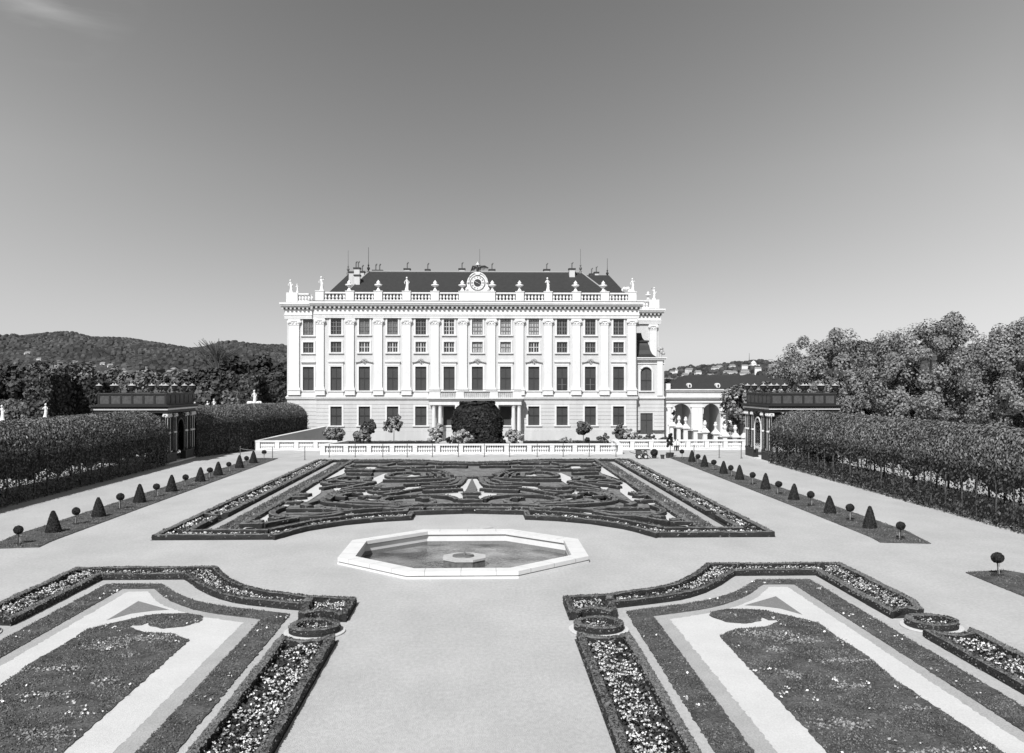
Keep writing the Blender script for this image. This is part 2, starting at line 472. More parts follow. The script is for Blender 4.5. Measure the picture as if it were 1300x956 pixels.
# ================================================================== FOUNTAIN
ft = thing('fountain', 'white stone octagonal fountain basin with low pedestal in the gravel in front of the parterre', 'fountain', (FC[0], FC[1], 0))
def ring_mb(mb, ao, ai, z0, z1, zi0=None):
    O = octa(ao, (0,0)); I = octa(ai, (0,0)); n = 8
    if zi0 is None: zi0 = z0
    vs = [(x,y,z0) for x,y in O]+[(x,y,z1) for x,y in O]+[(x,y,z1) for x,y in I]+[(x,y,zi0) for x,y in I]
    fs = []
    for k in range(n):
        j = (k+1)%n
        fs += [(k,j,n+j,n+k), (n+k,n+j,2*n+j,2*n+k), (2*n+k,2*n+j,3*n+j,3*n+k), (3*n+k,3*n+j,j,k)]
    return mb.add(vs, fs)
mb = MB(); ring_mb(mb, 5.62, 5.3, 0, .08); ring_mb(mb, 5.5, 4.98, .083, .13); ring_mb(mb, 5.60, 4.86, .133, .30)
mb.obj('basin_rim', M['stone'], ft)
jt = MB()
for k in range(8):
    a0 = k*PI/4
    for off in (-1.55,-.05,1.4):
        cs, sn = math.cos(a0), math.sin(a0)
        def pt(rr, tt, z): return (rr*cs-tt*sn, rr*sn+tt*cs, z)
        jt.add([pt(4.857,off-.008,.3015),pt(5.602,off-.008,.3015),pt(5.602,off+.008,.3015),pt(4.857,off+.008,.3015),pt(5.602,off-.008,.135),pt(5.602,off+.008,.135)], [(0,1,2,3),(1,4,5,2)])
jt.obj('joints', M['wetstone'], ft)
mb = MB(); ring_mb(mb, 5.34, 4.95, -.75, .079); mb.obj('basin_wall', M['stone'], ft)
mb = MB(); ring_mb(mb, 4.947, 4.935, -.5, -.22); mb.obj('waterline_stain', M['gravel_mid'], ft)
mb = MB(); P8 = octa(5.2, (0,0)); mb.prism(P8, -.80, -.752); mb.obj('basin_floor', M['pier'], ft)
wo = MB().prism(octa(4.93, FC), -.44, -.40).obj('water', M['water']); struct(wo)
ped = MB().prism(octa(.98, (0,-.6)), -.097, .0).obj('pedestal', M['pier'], ft)
MB().prism(octa(.95, (0,-.6)), -.75, -.10).obj('pedestal_base', M['wetstone'], ped)
mb = MB(); mb.lathe([(.52,0),(.5,.05),(.18,.07)], (-.05,-.55,.003), 16); mb.lathe([(.07,.05),(.05,.14),(.03,.2)], (0,-.6,.02), 8); mb.tube([(.15,-.75,.08),(.4,-.7,.10)], .035, 6)
mb.obj('nozzle', M['rod'], ped)
mc = MB(); mc.lathe([(.58,0),(.58,.03),(.52,.035)], (0,0,.0), 24); mc.lathe([(.70,0),(.70,.012),(.6,.016)], (0,0,0), 24)
o = mc.obj('manhole_cover', M['pier'], None, loc=(.86,52.1,.006)); tag(o, 'round drain cover set in the gravel just behind the fountain', 'manhole cover')

# ================================================================== FOREGROUND BEDS (right one measured, left one mirrored about the axis)
def bed_side(side):
    S = 'right' if side > 0 else 'left'
    T = ax if side > 0 else (lambda p: mir(ax(p)))
    zg = .004
    out_top = [(3.75,31.4),(3.75,33.95),(5.5,34.2)]+[tuple(p) for p in smooth([(5.5,34.2),(7.9,35.6),(9.4,37.4),(10.55,39.95)],5)][1:]+[(16.45,39.9),(16.45,33.0),(15.95,31.45)]
    inn_top = [(5.35,31.75),(5.45,33.15)]+[tuple(p) for p in smooth([(5.45,33.25),(8.1,34.5),(9.7,36.3),(11.2,38.7)],5)][1:]+[(14.75,38.7),(14.75,31.3)]
    plot = out_top+inn_top[::-1]
    # gravel around the lawn ribbon and planted soil
    sheet('bed_soil', T(plot), zg, M['soil'])
    low1 = [(3.7,14),(3.7,29.1),(4.6,28.9),(5.45,28.9),(5.44,14)]
    low2 = [(14.75,14),(14.75,28.9),(15.6,28.9),(16.46,29.05),(16.46,14)]
    sheet('bed_soil', T(low1), zg, M['soil']); sheet('bed_soil', T(low2), zg, M['soil'])
    inner = [(5.62,14),(5.62,33.0)]+[tuple(p) for p in smooth([(5.62,33.0),(8.2,34.35),(9.85,36.05),(11.3,38.15)],5)][1:]+[(14.55,38.2),(14.55,14)]
    # ribbon of lawn
    ro = [(5.85,14),(5.85,32.55)]+[tuple(p) for p in smooth([(5.85,32.55),(8.9,34.0),(10.6,35.6),(12.0,37.65)],5)][1:]+[(14.2,37.65),(14.2,14)]
    ri = [(6.7,14),(6.7,31.85)]+[tuple(p) for p in smooth([(6.7,31.85),(9.0,33.0),(10.7,34.7),(12.0,36.75)],5)][1:]+[(13.25,36.75),(13.25,14)]
    sheet('path', T(ri), .008, M['gravel_grey'])
    wi = [(7.2,14),(7.2,31.45)]+[tuple(p) for p in smooth([(7.2,31.45),(9.2,32.55),(10.9,34.25),(12.1,36.3)],5)][1:]+[(12.85,36.3),(12.85,14)]
    sheet('white_gravel', T(wi), .012, M['gravel_white'], jag=.02)
    rib = ro+ri[::-1]
    sheet('lawn', T(rib), .030, M['lawn'], thick=.03, jag=.018)
    # leaf shaped lawn
    px = [(913,808),(934,799.5),(971,797),(989,790),(986,788),(975,788),(967,784.5),(966,789),(948,792.5),(922,790.5),(901.5,783),(902,778),(922,774),(952,774.5),(971,776),(1003,783),(1040,792),(1063,809.5),(1100,833),(1139,866)]
    lf = [G(u,v) for u,v in px]; lf = [(p[0]-AX, p[1]) for p in lf]
    lf = lf+[(12.1,20),(11.9,14),(8.2,14),(8.3,22)]
    leaf = [tuple(p) for p in lf]
    sheet('lawn', T(leaf), .036, M['lawn'], thick=.03, jag=.018)
    tri = [(p[0]-AX, p[1]) for p in [G(945,769),G(985,757.5),G(1019,781),G(990,773),G(965,770)]]
    sheet('gravel_inlay', T(tri), .016, M['gravel_mid'])
    # grass blades
    gm = grass_cards([T(rib), T(leaf)], 650, .028, .035)
    o = gm.obj('grass', M['blade']); o.location.z = .03; tag(o, 'short mown grass of the ribbon and leaf shaped lawns in the %s foreground bed' % S, 'grass', kind='stuff')
    P = scatter(T(leaf), 900); cen_ = T([(9.6,27.6),(10.6,28.6),(11.2,26.4),(9.3,25.2),(10.4,24.2),(9.9,29.4),(11.4,22.5),(9.2,21.5),(10.6,19.8),(9.5,17.5),(11,16)])
    w_ = sum(np.exp(-(((P[:,0]-c_[0])/(.28+.3*(i_%3)))**2+((P[:,1]-c_[1])/(.22+.12*(i_%2)))**2)) for i_, c_ in enumerate(cen_)); P = P[w_*.55 > RNG.random(len(P))+.04]
    n_ = len(P); a_ = RNG.random(n_)*PI; dx_ = np.column_stack([np.cos(a_), np.sin(a_), np.zeros(n_)])*.035; b_ = np.column_stack([P, np.full(n_,.045)]); up_ = np.column_stack([RNG.normal(0,.02,n_), RNG.normal(0,.02,n_), .02+.02*RNG.random(n_)])
    o = MB().quads(np.stack([b_-dx_, b_+dx_, b_+dx_*.4+up_, b_-dx_*.4+up_], 1)).obj('dry_grass', M['dry']); tag(o, 'pale dry patches in the leaf shaped lawn of the %s foreground bed' % S, 'grass', kind='stuff')
    P = np.concatenate([scatter(T(leaf), 3.0), scatter(T(rib), 2.2)])
    P = P[(np.sin(P[:,0]*1.7+P[:,1]*2.9)+np.sin(P[:,1]*1.1)) > .25]
    P = np.repeat(P, 4, 0)+RNG.normal(0,.09,(len(P)*4,2))
    o = MB().quads(cards(np.column_stack([P, .07+.02*RNG.random(len(P))]), .055, up=1.5)).obj('daisies', M['petal'])
    tag(o, 'tiny white daisies dotted over the lawns of the %s foreground bed' % S, 'daisies', kind='stuff')
    # box borders
    g = 'low box hedges edging the foreground beds'
    ot = offset(T(out_top), 0)
    hedge('curved outer box hedge of the %s foreground bed, nearest the fountain' % S, T([(3.9,31.5),(3.9,33.95),(5.5,34.2)]+[tuple(p) for p in smooth([(5.5,34.2),(7.9,35.65),(9.35,37.5),(10.6,39.95)],5)][1:]+[(16.3,39.9),(16.3,33.0),(15.9,31.6)]), .25, .26, card=150, group=g)
    hedge('low box hedge along the inner edge of the %s foreground bed beside the path' % S, T([(5.3,31.75),(5.4,33.1)]+[tuple(p) for p in smooth([(5.4,33.1),(8.1,34.35),(9.75,36.1),(11.3,38.6)],5)][1:]+[(14.88,38.6),(14.88,31.5),(15.2,31.85),(15.6,31.95),(15.9,31.6)]), .25, .26, card=150, group=g)
    hedge('short box hedge just behind the ring hedge nearest the fountain, %s foreground bed' % S, T([(3.9,31.5),(4.15,31.95),(4.55,32.2),(5.0,32.1),(5.3,31.75)]), .27, .26, card=150, group=g)
    hedge('short cross hedge dividing the curved flower border from the square corner, %s foreground bed' % S, T([(5.5,34.0),(5.4,33.4)]), .27, .26, card=150, group=g)
    hedge('long box hedge in front of the ring hedge nearest the middle path, %s side' % S, T([(3.85,14),(3.85,28.85),(4.2,28.45),(4.65,28.35),(5.05,28.5),(5.32,28.8),(5.3,14)]), .25, .26, card=120, group=g)
    hedge('long box hedge in front of the outer ring hedge of the %s foreground bed' % S, T([(14.88,14),(14.88,28.85),(15.2,28.5),(15.65,28.4),(16.1,28.6),(16.3,28.95),(16.32,14)]), .25, .26, card=120, group=g)
    for (cx, cy, nm) in ((4.6,30.2,'on the fountain side'), (15.62,30.2,'on the outer side')):
        c = T([(cx,cy)])[0]
        o = MB().lathe([(.98,0),(.98,.03),(.93,.035)], (c[0],c[1],.012), 40).obj('path', M['gravel_white']); struct(o)
        circ = [(c[0]+.70*math.cos(k*PI/16), c[1]+.70*math.sin(k*PI/16)) for k in range(32)]
        hedge('ring shaped box hedge %s of the %s foreground bed' % (nm, S), circ, .23, .27, closed=True, card=110, csize=.045, group='ring shaped box hedges')
        inn = [(c[0]+.54*math.cos(k*PI/8), c[1]+.54*math.sin(k*PI/8)) for k in range(16)]
        sheet('bed_soil', inn, .05, M['soil'])
        flowers('pale flowers inside the ring shaped hedge %s of the %s foreground bed' % (nm, S), [inn], 40, .065, 'flowers in the ring beds')
    # flowers
    fo = offset(out_top[2:-2], -.34); fi = offset(inn_top[1:-1], .1)
    flo = [tuple(p) for p in fo]; fli = [tuple(p) for p in fi]
    poly = T([(5.7,34.0)]+[tuple(p) for p in smooth([(5.7,34.0),(8.0,35.4),(9.5,37.3),(10.75,39.72)],5)][1:]+[(16.08,39.7),(16.08,33.1),(15.8,31.85),(15.12,31.8),(15.12,38.82),(11.2,38.82)]+[tuple(p) for p in smooth([(11.2,38.82),(9.6,36.4),(8.0,34.65),(5.7,33.35)],5)][1:])
    flowers('pale flowers filling the curved border at the far edge of the %s foreground bed' % S, [poly], 62, .068)
    flowers('pale flowers in the square corner block nearest the fountain, %s foreground bed' % S, [T([(4.1,32.25),(4.1,33.7),(5.22,33.85),(5.14,32.35),(4.6,32.45)])], 62, .068)
    flowers('pale flowers in front of the ring hedge on the fountain side, %s foreground bed' % S, [T([(4.06,15),(4.06,28.2),(5.1,28.2),(5.1,15)])], 62, .072)
    flowers('pale flowers in front of the ring hedge on the outer side, %s foreground bed' % S, [T([(15.08,15),(15.08,28.2),(16.1,28.3),(16.1,15)])], 62, .072)
bed_side(1); bed_side(-1)

# ================================================================== PARTERRE
def arc_front(dx):  # front edge, right half, in axis coordinates; dx pushes it inwards
    return [(-.1+.45,57.55+dx),(3.45,57.0+dx),(3.5,54.95+dx),(5.2,54.35+dx),(7.1,53.1+dx),(8.8,51.0+dx),(9.9,48.35+dx)]
for side in (1,-1):
    S = 'right' if side > 0 else 'left'
    T = ax if side > 0 else (lambda p: mir(ax(p)))
    # ground of the parterre
    poly = [(0,96.3),(16.2,96.3),(16.2,48.2),(9.85,48.2),(8.7,50.9),(7.0,52.95),(5.15,54.2),(3.4,54.8),(3.4,57.0),(.0,57.5)]
    sheet('bed_soil', T(poly), .004, M['soil'])
    inner = [(0,95.6),(12.4,95.6),(12.4,52.4),(11.3,52.4),(9.6,55.0),(7.4,57.4),(4.2,59.2),(0,59.6)]
    sheet('planting', T(inner), .010, M['planting'])
    sheet('path', T([(13.85,49.9),(13.85,95.6),(14.4,95.6),(14.4,49.9)]), .010, M['gravel_grey'])
    sheet('path', T([(12.55,52.0),(12.55,95.6),(12.75,95.6),(12.75,52.0)]), .010, M['gravel_grey'])
    strip = [(12.8,50.6),(12.8,95.5),(13.85,95.5),(13.85,50.6)]
    sheet('lawn', T(strip), .03, M['lawn'], thick=.03)
    o = grass_cards([T(strip)], 110, .06, .08).obj('grass', M['blade']); o.location.z = .03
    tag(o, 'narrow strip of grass inside the %s border of the parterre' % S, 'grass', kind='stuff')
    P = scatter(T(strip), 3); P = P[np.sin(P[:,1]*.7+side) > .3]; P = np.repeat(P, 3, 0)+RNG.normal(0,.12,(len(P)*3,2))
    o = MB().quads(cards(np.column_stack([P, np.full(len(P),.1)]), .09, up=1.2)).obj('daisies', M['petal2']); tag(o, 'small pale flowers in the grass strip of the %s parterre border' % S, 'daisies', kind='stuff')
    g = 'box hedges edging the parterre'
    hedge('long outer box hedge down the %s side of the parterre' % S, T([(16.05,96.1),(16.05,65),(16.0,48.35)]), .34, .28, card=10, group=g, csize=.11)
    hedge('second box hedge down the %s side of the parterre, inside the flower border' % S, T([(14.65,95.8),(14.65,56.4)]), .34, .28, card=10, group=g, csize=.11)
    hedge('near end of the second box hedge in the %s corner of the parterre' % S, T([(14.8,54.9),(14.8,50.0),(10.6,50.0)]), .34, .28, card=10, group=g, csize=.11)
    hedge('short cross hedge dividing the flower border on the %s side of the parterre' % S, T([(16.0,56.6),(14.8,55.6)]), .34, .28, card=10, group=g, csize=.11)
    hedge('third box hedge down the %s side of the parterre, inside the grass strip' % S, T([(12.5,95.6),(12.5,52.2),(11.4,52.2)]), .34, .28, card=10, group=g, csize=.11)
    fr = arc_front(0)
    hedge('outer front box hedge of the %s half of the parterre, curving round the fountain' % S, T([(16.0,48.4),(9.95,48.4)]+[tuple(p) for p in smooth(fr[:1:-1],4)]+[(3.5,57.0),(.45,57.6)]), .34, .28, card=10, group=g, csize=.10)
    hedge('second front box hedge of the %s half of the parterre, behind the flowers' % S, T([(10.6,50.0)]+[tuple(p) for p in smooth([(10.6,50.0),(9.3,52.6),(7.5,54.9),(5.4,56.4),(3.9,57.3)],4)][1:]+[(3.9,58.7),(.0,58.9)]), .34, .28, card=10, group=g, csize=.10)
    hedge('third front box hedge of the %s half of the parterre, nearest the scrolls' % S, T([tuple(p) for p in smooth([(11.4,52.2),(9.8,54.9),(7.8,57.2),(5.6,58.6),(4.6,59.1)],4)]+[(4.4,60.3),(0,60.6)]), .34, .28, card=10, group=g, csize=.10)
    flowers('pale flowers in the long border down the %s side of the parterre' % S, [T([(14.9,57),(14.9,95.8),(15.8,95.8),(15.8,57)])], 17, .13, 'flower borders of the parterre')
    flowers('pale flowers in the %s near corner of the parterre border' % S, [T([(15.05,50.3),(15.05,55.4),(15.8,56),(15.8,50.3)]), T([(10.3,48.7),(10.3,49.7),(15.8,49.7),(15.8,48.7)])], 22, .12, 'flower borders of the parterre')
    flowers('pale flowers along the curved %s front of the parterre' % S, [T([(10.1,49.2),(9.1,51.5),(7.3,53.5),(5.4,54.8),(3.75,55.4),(3.75,56.6),(5.4,55.9),(7.3,54.4),(9.1,52.2),(10.4,49.8)])], 20, .12, 'flower borders of the parterre')
    flowers('dark leafy plants along the %s middle front of the parterre' % S, [T([(.3,57.9),(.3,58.6),(3.4,58.3),(3.4,57.4)])], 8, .10, 'flower borders of the parterre')

# embroidery: scroll hedges traced from their top lines
c3 = lambda x, y: G(590+x/6.5, 575+y/6.5, .28)
c4 = lambda x, y: G(740+x/5.909, 575+y/5.909, .28)
EMB = [
 ('sweeping arc above the middle fan', c3, [(240,178),(270,160),(320,143),(400,132),(500,128),(580,128)], .5, 0),
 ('short bar inside the upper scroll', c3, [(520,162),(560,152),(590,146)], .6, 0),
 ('flat upper scroll beside the middle fan', c3, [(590,150),(700,155),(770,178),(720,190),(560,192),(440,184)], .5, 1),
 ('innermost small arc left of the upper scroll', c3, [(405,188),(408,172),(440,156)], .45, 0),
 ('middle small arc left of the upper scroll', c3, [(340,192),(350,170),(400,153)], .45, 0),
 ('outer small arc left of the upper scroll', c3, [(262,196),(285,172),(350,150)], .45, 0),
 ('upper long plume sweeping out from the fan', c3, [(240,202),(420,207),(600,212),(795,212)], .5, 0),
 ('lower long plume sweeping out from the fan', c3, [(225,212),(320,232),(450,240),(610,250)], .5, 0),
 ('fan rib curling away nearest the middle', c3, [(130,195),(145,230),(180,258),(280,268),(470,266)], .5, 0),
 ('second fan rib from the middle', c3, [(170,198),(195,232),(260,250),(400,252)], .45, 0),
 ('crossing bar right of the plumes', c3, [(620,268),(740,276),(830,272),(885,262)], .6, 0),
 ('bar beside the middle triangle', c3, [(130,290),(300,297),(450,302)], .6, 0),
 ('long diagonal plume in the middle ground', c3, [(450,282),(560,296),(680,318),(765,331)], .5, 1),
 ('hooked bar above the great scroll', c3, [(640,300),(760,308),(850,308),(882,298)], .5, 0),
 ('upper loop of the great scroll', c3, [(150,378),(190,358),(280,345),(450,338),(640,345),(735,358),(768,378),(700,392),(600,390)], .5, 0),
 ('comma in the eye of the great scroll', c3, [(395,372),(430,362),(470,366)], .8, 0),
 ('great outer scroll', c3, [(360,372),(345,392),(400,410),(600,424),(900,418),(1120,402),(1240,384),(1225,350),(1165,312),(1060,286),(930,272),(800,266)], .5, 0),
 ('inner echo of the great scroll', c3, [(1215,372),(1150,325),(1040,300),(930,292)], .45, 0),
 ('small hook inside the great scroll', c3, [(955,326),(1010,314),(1090,324),(1130,346),(1060,352)], .55, 1),
 ('long bar inside the great scroll', c3, [(780,352),(870,342),(950,348)], .8, 1),
 ('lower leaf inside the great scroll', c3, [(560,404),(700,404),(860,396),(1050,388)], .9, 1),
 ('palm tip furthest back', c3, [(1060,82),(1108,108),(980,124),(800,130),(640,122)], .5, 0),
 ('short palm tip at the back', c3, [(890,160),(1000,156),(1100,154)], .6, 0),
 ('curled palm tip at the side', c3, [(1000,188),(1100,184),(1192,204),(1100,222),(960,228),(850,226)], .5, 1),
 ('blunt palm tip at the side', c3, [(1190,214),(1272,226),(1235,240),(1100,236)], .6, 0),
 ('long palm tip reaching the side hedge', c3, [(1020,244),(1180,256),(1282,272)], .5, 0),
 ('back border leaf', c3, [(730,76),(850,98),(740,110),(560,108),(400,102)], .5, 1),
 ('second back border leaf', c3, [(320,84),(400,70),(520,66),(660,68)], .5, 0),
 ('inner ornament bar at the front', c3, [(10,445),(200,447),(390,446)], .6, 0),
 ('flat hedge loop near the front corner', c4, [(100,418),(200,404),(340,404),(500,404)], .6, 1),
 ('lower hedge loop near the front corner', c4, [(90,432),(200,456),(360,464),(500,460),(596,438),(585,410),(520,386)], .5, 0),
 ('double bar near the side hedge', c4, [(350,296),(410,294),(462,296)], .7, 0),
 ('second bar near the side hedge', c4, [(395,318),(440,312),(490,316)], .7, 0),
 ('third bar near the side hedge', c4, [(395,352),(470,350),(535,346)], .6, 0),
 ('square stub near the front corner', c4, [(520,472),(560,470),(600,474)], .8, 0),
 ('last stub in the front corner', c4, [(655,492),(695,492),(735,494)], .8, 0),
 ('leaf filling the gap behind the great scroll', c4, [(170,300),(240,330),(320,350),(380,372),(330,382)], .6, 1),
 ('low leaf under the great scroll', c3, [(740,448),(620,450),(480,440),(400,446)], .6, 1),
 ('inner leaf of the upper plume', c3, [(860,228),(940,244),(1020,258),(1100,280)], .5, 1),
 ('small knot between plumes', c3, [(900,190),(930,200),(905,212)], .6, 0),
]
for side in (1,-1):
    S = 'right' if side > 0 else 'left'
    for nm, fn, pts, w, fill in EMB:
        q = [fn(*p) for p in pts]
        q = [(max(p[0], AX+.02), p[1]) for p in q]
        P = smooth(q, 4)
        if side < 0: P = mir(P)
        o = hedge('%s box scroll: %s' % (S, nm), P, w*.85, .28, card=6, group='scroll hedges of the parterre pattern', csize=.12, step=.35, name='scroll_hedge')
        if fill:
            Q = np.array([p[:2] for p in P]); a = offset(Q, .95); b = offset(Q, -.95)
            band = [tuple(p) for p in a]+[tuple(p) for p in b[::-1]]
            n = len(a); mbs = MB(); vs = [(p[0],p[1],.05) for p in a]+[(p[0],p[1],.05) for p in b]
            mbs.add(vs, [(i, n+i, n+i+1, i+1) if side < 0 or True else 0 for i in range(n-1)])
            o2 = mbs.obj('planting', M['planting']); struct(o2)
# larger planted areas between the scrolls (low green, so that the white gravel shows only in patches)
GP = [(c3,[(470,256),(570,260),(625,285),(600,296),(540,288),(470,276)]),
      (c3,[(770,338),(880,298),(955,303),(948,328),(870,350),(790,352)]),
      (c3,[(725,158),(800,153),(905,200),(895,220),(840,226),(785,192)]),
      (c3,[(515,164),(570,158),(615,180),(560,184)]),
      (c3,[(885,90),(940,93),(965,120),(895,122)]),
      (c4,[(90,62),(125,112),(160,142),(270,178),(272,250),(340,300),(412,290),(310,200),(150,98)]),
      (c4,[(470,336),(520,374),(600,412),(605,455),(600,480),(650,496),(740,500),(812,528),(700,436),(560,346)]),
      (c3,[(985,456),(1075,456),(1062,494),(1010,490)]),
      (c3,[(148,310),(245,316),(228,348),(118,372),(116,346)]),
      (c3,[(68,200),(110,290),(150,292),(135,240),(100,200)]),
      (c3,[(190,203),(260,242),(390,244),(300,224)]),
      (c3,[(1015,252),(1165,262),(1152,276),(1030,264)]),
      (c3,[(285,404),(330,378),(352,402),(338,418)])]
for side in (1,-1):
    for fn, pp in GP:
        q = [fn(*p) for p in pp]
        mx_, my_ = sum(p[0] for p in q)/len(q), sum(p[1] for p in q)/len(q); q = [(mx_+(p[0]-mx_)*1.28, my_+(p[1]-my_)*1.22) for p in q]; q = [(min(p[0], AX+12.35), p[1]) for p in q]
        if side < 0: q = mir(q)
        sheet('white_gravel', q, .056, M['gravel_white'])
hedge('straight box hedge across the far end of the parterre', ax([(-16.05,96.1),(-7,96.1),(-5,95.4),(-3,93.6),(0,93.0),(3,93.6),(5,95.4),(7,96.1),(16.05,96.1)]), .36, .28, card=25, group='box hedges edging the parterre', csize=.11)
hedge('second straight box row just inside the far end of the parterre', ax([(-12.2,94.4),(-7,94.4),(-5,93.6),(-3,91.9),(0,91.3),(3,91.9),(5,93.6),(7,94.4),(12.2,94.4)]), .4, .28, card=6, group='box hedges edging the parterre', csize=.11)
sheet('lawn', ax([(-12.3,95.9),(-7,95.9),(-5,95.2),(-3,93.4),(0,92.8),(3,93.4),(5,95.2),(7,95.9),(12.3,95.9),(12.3,94.3),(7,94.3),(5,93.5),(3,91.8),(0,91.2),(-3,91.8),(-5,93.5),(-7,94.3),(-12.3,94.3)]), .03, M['lawn'])
for k_, (xa, xb, yy) in enumerate(((-11.5,-8.2,89.5),(-7.5,-4.6,91.8),(4.6,7.5,91.8),(8.2,11.5,89.5),(-11.6,-9.0,84.5),(9.0,11.6,84.5),(-3.5,-.6,88.4),(.6,3.5,88.4))):
    hedge('short box row near the far end of the parterre, %s from the left' % ORD[[0,2,5,7,1,6,3,4][k_]], ax([(xa,yy),((xa+xb)/2,yy+.5),(xb,yy)]), .5, .28, card=6, group='short box rows at the far end of the parterre', csize=.11)
hedge('thick cross bar at the head of the middle fan of the parterre', [c3(-75,188), c3(70,190), c3(230,186)], .7, .28, card=6, group='middle ornament of the parterre', csize=.12, name='scroll_hedge')
for k, (a, b, yy, lab) in enumerate(((-20,130,322,'upper of the two short bars below the middle triangle'), (-20,115,352,'lower of the two short bars below the middle triangle'), (-60,150,380,'wide bar in front of the middle ornament'))):
    hedge('low box hedge, '+lab, [c3(a+5,yy), c3(b,yy)], .6, .28, card=6, group='middle ornament of the parterre', csize=.12, name='scroll_hedge')
tr = [c3(60,208), c3(98,286), c3(22,286)]
o = MB().prism(tr[::-1] if False else [tr[0], tr[2], tr[1]], 0, .30).obj('triangle_hedge', M['boxcard']); tag(o, 'triangular clipped box block in the middle of the parterre', 'hedge')

# ================================================================== LAWN STRIPS WITH TOPIARY
cone_me = None
def topi_cone():
    mb = MB(); n = 16; prof = [(.56,0),(.57,.08),(.52,.3),(.42,.65),(.31,1.0),(.19,1.32),(.10,1.5),(.03,1.57)]
    vs = []; fs = []
    for r, z in prof:
        for k in range(n):
            a = 2*PI*k/n; rr = r*(1+random.uniform(-.05,.05)); vs.append((rr*math.cos(a), rr*math.sin(a), z+random.uniform(-.015,.015)))
    for i in range(len(prof)-1):
        for k in range(n): fs.append((i*n+k, i*n+(k+1)%n, (i+1)*n+(k+1)%n, (i+1)*n+k))
    fs.append(tuple(range((len(prof)-1)*n, len(prof)*n))); mb.add(vs, fs)
    t = RNG.random(2600); a = RNG.random(2600)*2*PI; zz = 1.55*t**1.3; r = np.interp(zz, [p[1] for p in prof], [p[0] for p in prof])
    N_ = np.column_stack([np.cos(a), np.sin(a), np.full(2600,.35)])
    mb.quads(cards(np.column_stack([r*np.cos(a), r*np.sin(a), zz])+N_*.02, .075, Nn=N_))
    return mb.mesh('clipped_cone', M['yew'], m2=M['yewcard'])
cone_me = topi_cone()
def topi_ball():
    t = thing('topiary_ball', None, None)
    mb = MB().tube([(0,0,0),(.01,0,.35),(0,.01,.72)], [.035,.03,.03], 7); mb.obj('stem', M['bark'], t)
    mb = MB(); mb.ball((0,0,.90), .27, 18, 12, .92, .05)
    d = RNG.normal(size=(900,3)); d /= np.linalg.norm(d, axis=1)[:,None]
    mb.quads(cards(np.array([0,0,.90])+d*[.285,.285,.262], .065, Nn=d))
    mb.obj('crown', M['yew'], t, m2=M['yewcard'])
    mb = MB().lathe([(.30,.045),(.26,.055),(.0,.06)], (0,0,0), 14, cap=False); mb.obj('planting_hole', M['soil'], t)
    mb = MB().tube([(.09,.02,0),(.09,.02,.7)], .015, 5); mb.obj('stake', M['sash_w'], t)
    return t
ball0 = topi_ball(); used_ball = False
conesR = [94.71,89.26,82.16,77.0,69.9,63.5,56.8,50.9]
ballsR = [99.6,92.2,85.8,79.9,73.4,66.9,60.3,53.8,47.2,38.2]
for side in (1,-1):
    S = 'right-hand' if side > 0 else 'left-hand'
    T = ax if side > 0 else (lambda p: mir(ax(p)))
    strip = [(21.3,101.3),(21.3,48.3),(19.95+.6,48.0),(20.6,46.0),(23.2,46.0),(23.9,48.5),(23.9,101.3)]
    strip = [(21.2,101.2),(21.2,60),(21.1,48.0),(20.9,46.3),(23.3,45.9),(23.9,50),(23.9,101.2)]
    sheet('lawn', T(strip), .04, M['lawn'], thick=.04, jag=.012)
    grs = [T(strip)]
    if True:
        s2 = [(21.3,38.8),(23.2,39.2),(23.9,38),(23.9,14),(21.2,14),(21.2,36)]
        sheet('lawn', T(s2), .04, M['lawn'], thick=.04, jag=.012); grs.append(T(s2))
    o = grass_cards(grs, 160, .035, .05).obj('grass', M['blade']); o.location.z = .04
    tag(o, 'dark mown grass of the %s topiary strips' % S, 'grass', kind='stuff')
    for i, y in enumerate(sorted(conesR)):
        x = T([(22.3,y)])[0][0]
        o = bpy.data.objects.new('topiary_cone', cone_me); C.objects.link(o); o.location = (x, y, .03); o.rotation_euler = (random.uniform(-.035,.035), random.uniform(-.035,.035), i*1.3+side)
        k_ = .63 if side > 0 else .68; o.scale = (k_,k_,.74+random.uniform(-.05,.05))
        tag(o, 'dark clipped yew cone, %s cone from the camera in the %s lawn strip' % (ORD[i], S), 'topiary', 'clipped cones in the lawn strips')
    for i, y in enumerate(sorted(ballsR[:] if side > 0 else ballsR[:-1])):
        x = T([(22.35,y)])[0][0]; sc = .80+random.uniform(-.05,.06)
        lab = 'small clipped ball tree, %s ball from the camera in the %s lawn strip' % (ORD[i], S)
        if not used_ball:
            used_ball = True; o = ball0; o.location = (x,y,.03); o.scale = (sc,sc,.8); o['label'] = lab; o['category'] = 'topiary'; o['group'] = 'clipped ball trees in the lawn strips'
        else:
            o = dup(ball0, (x,y,.03), lab, scale=(sc,sc,.80+random.uniform(-.06,.06)), rz=i*2.1)

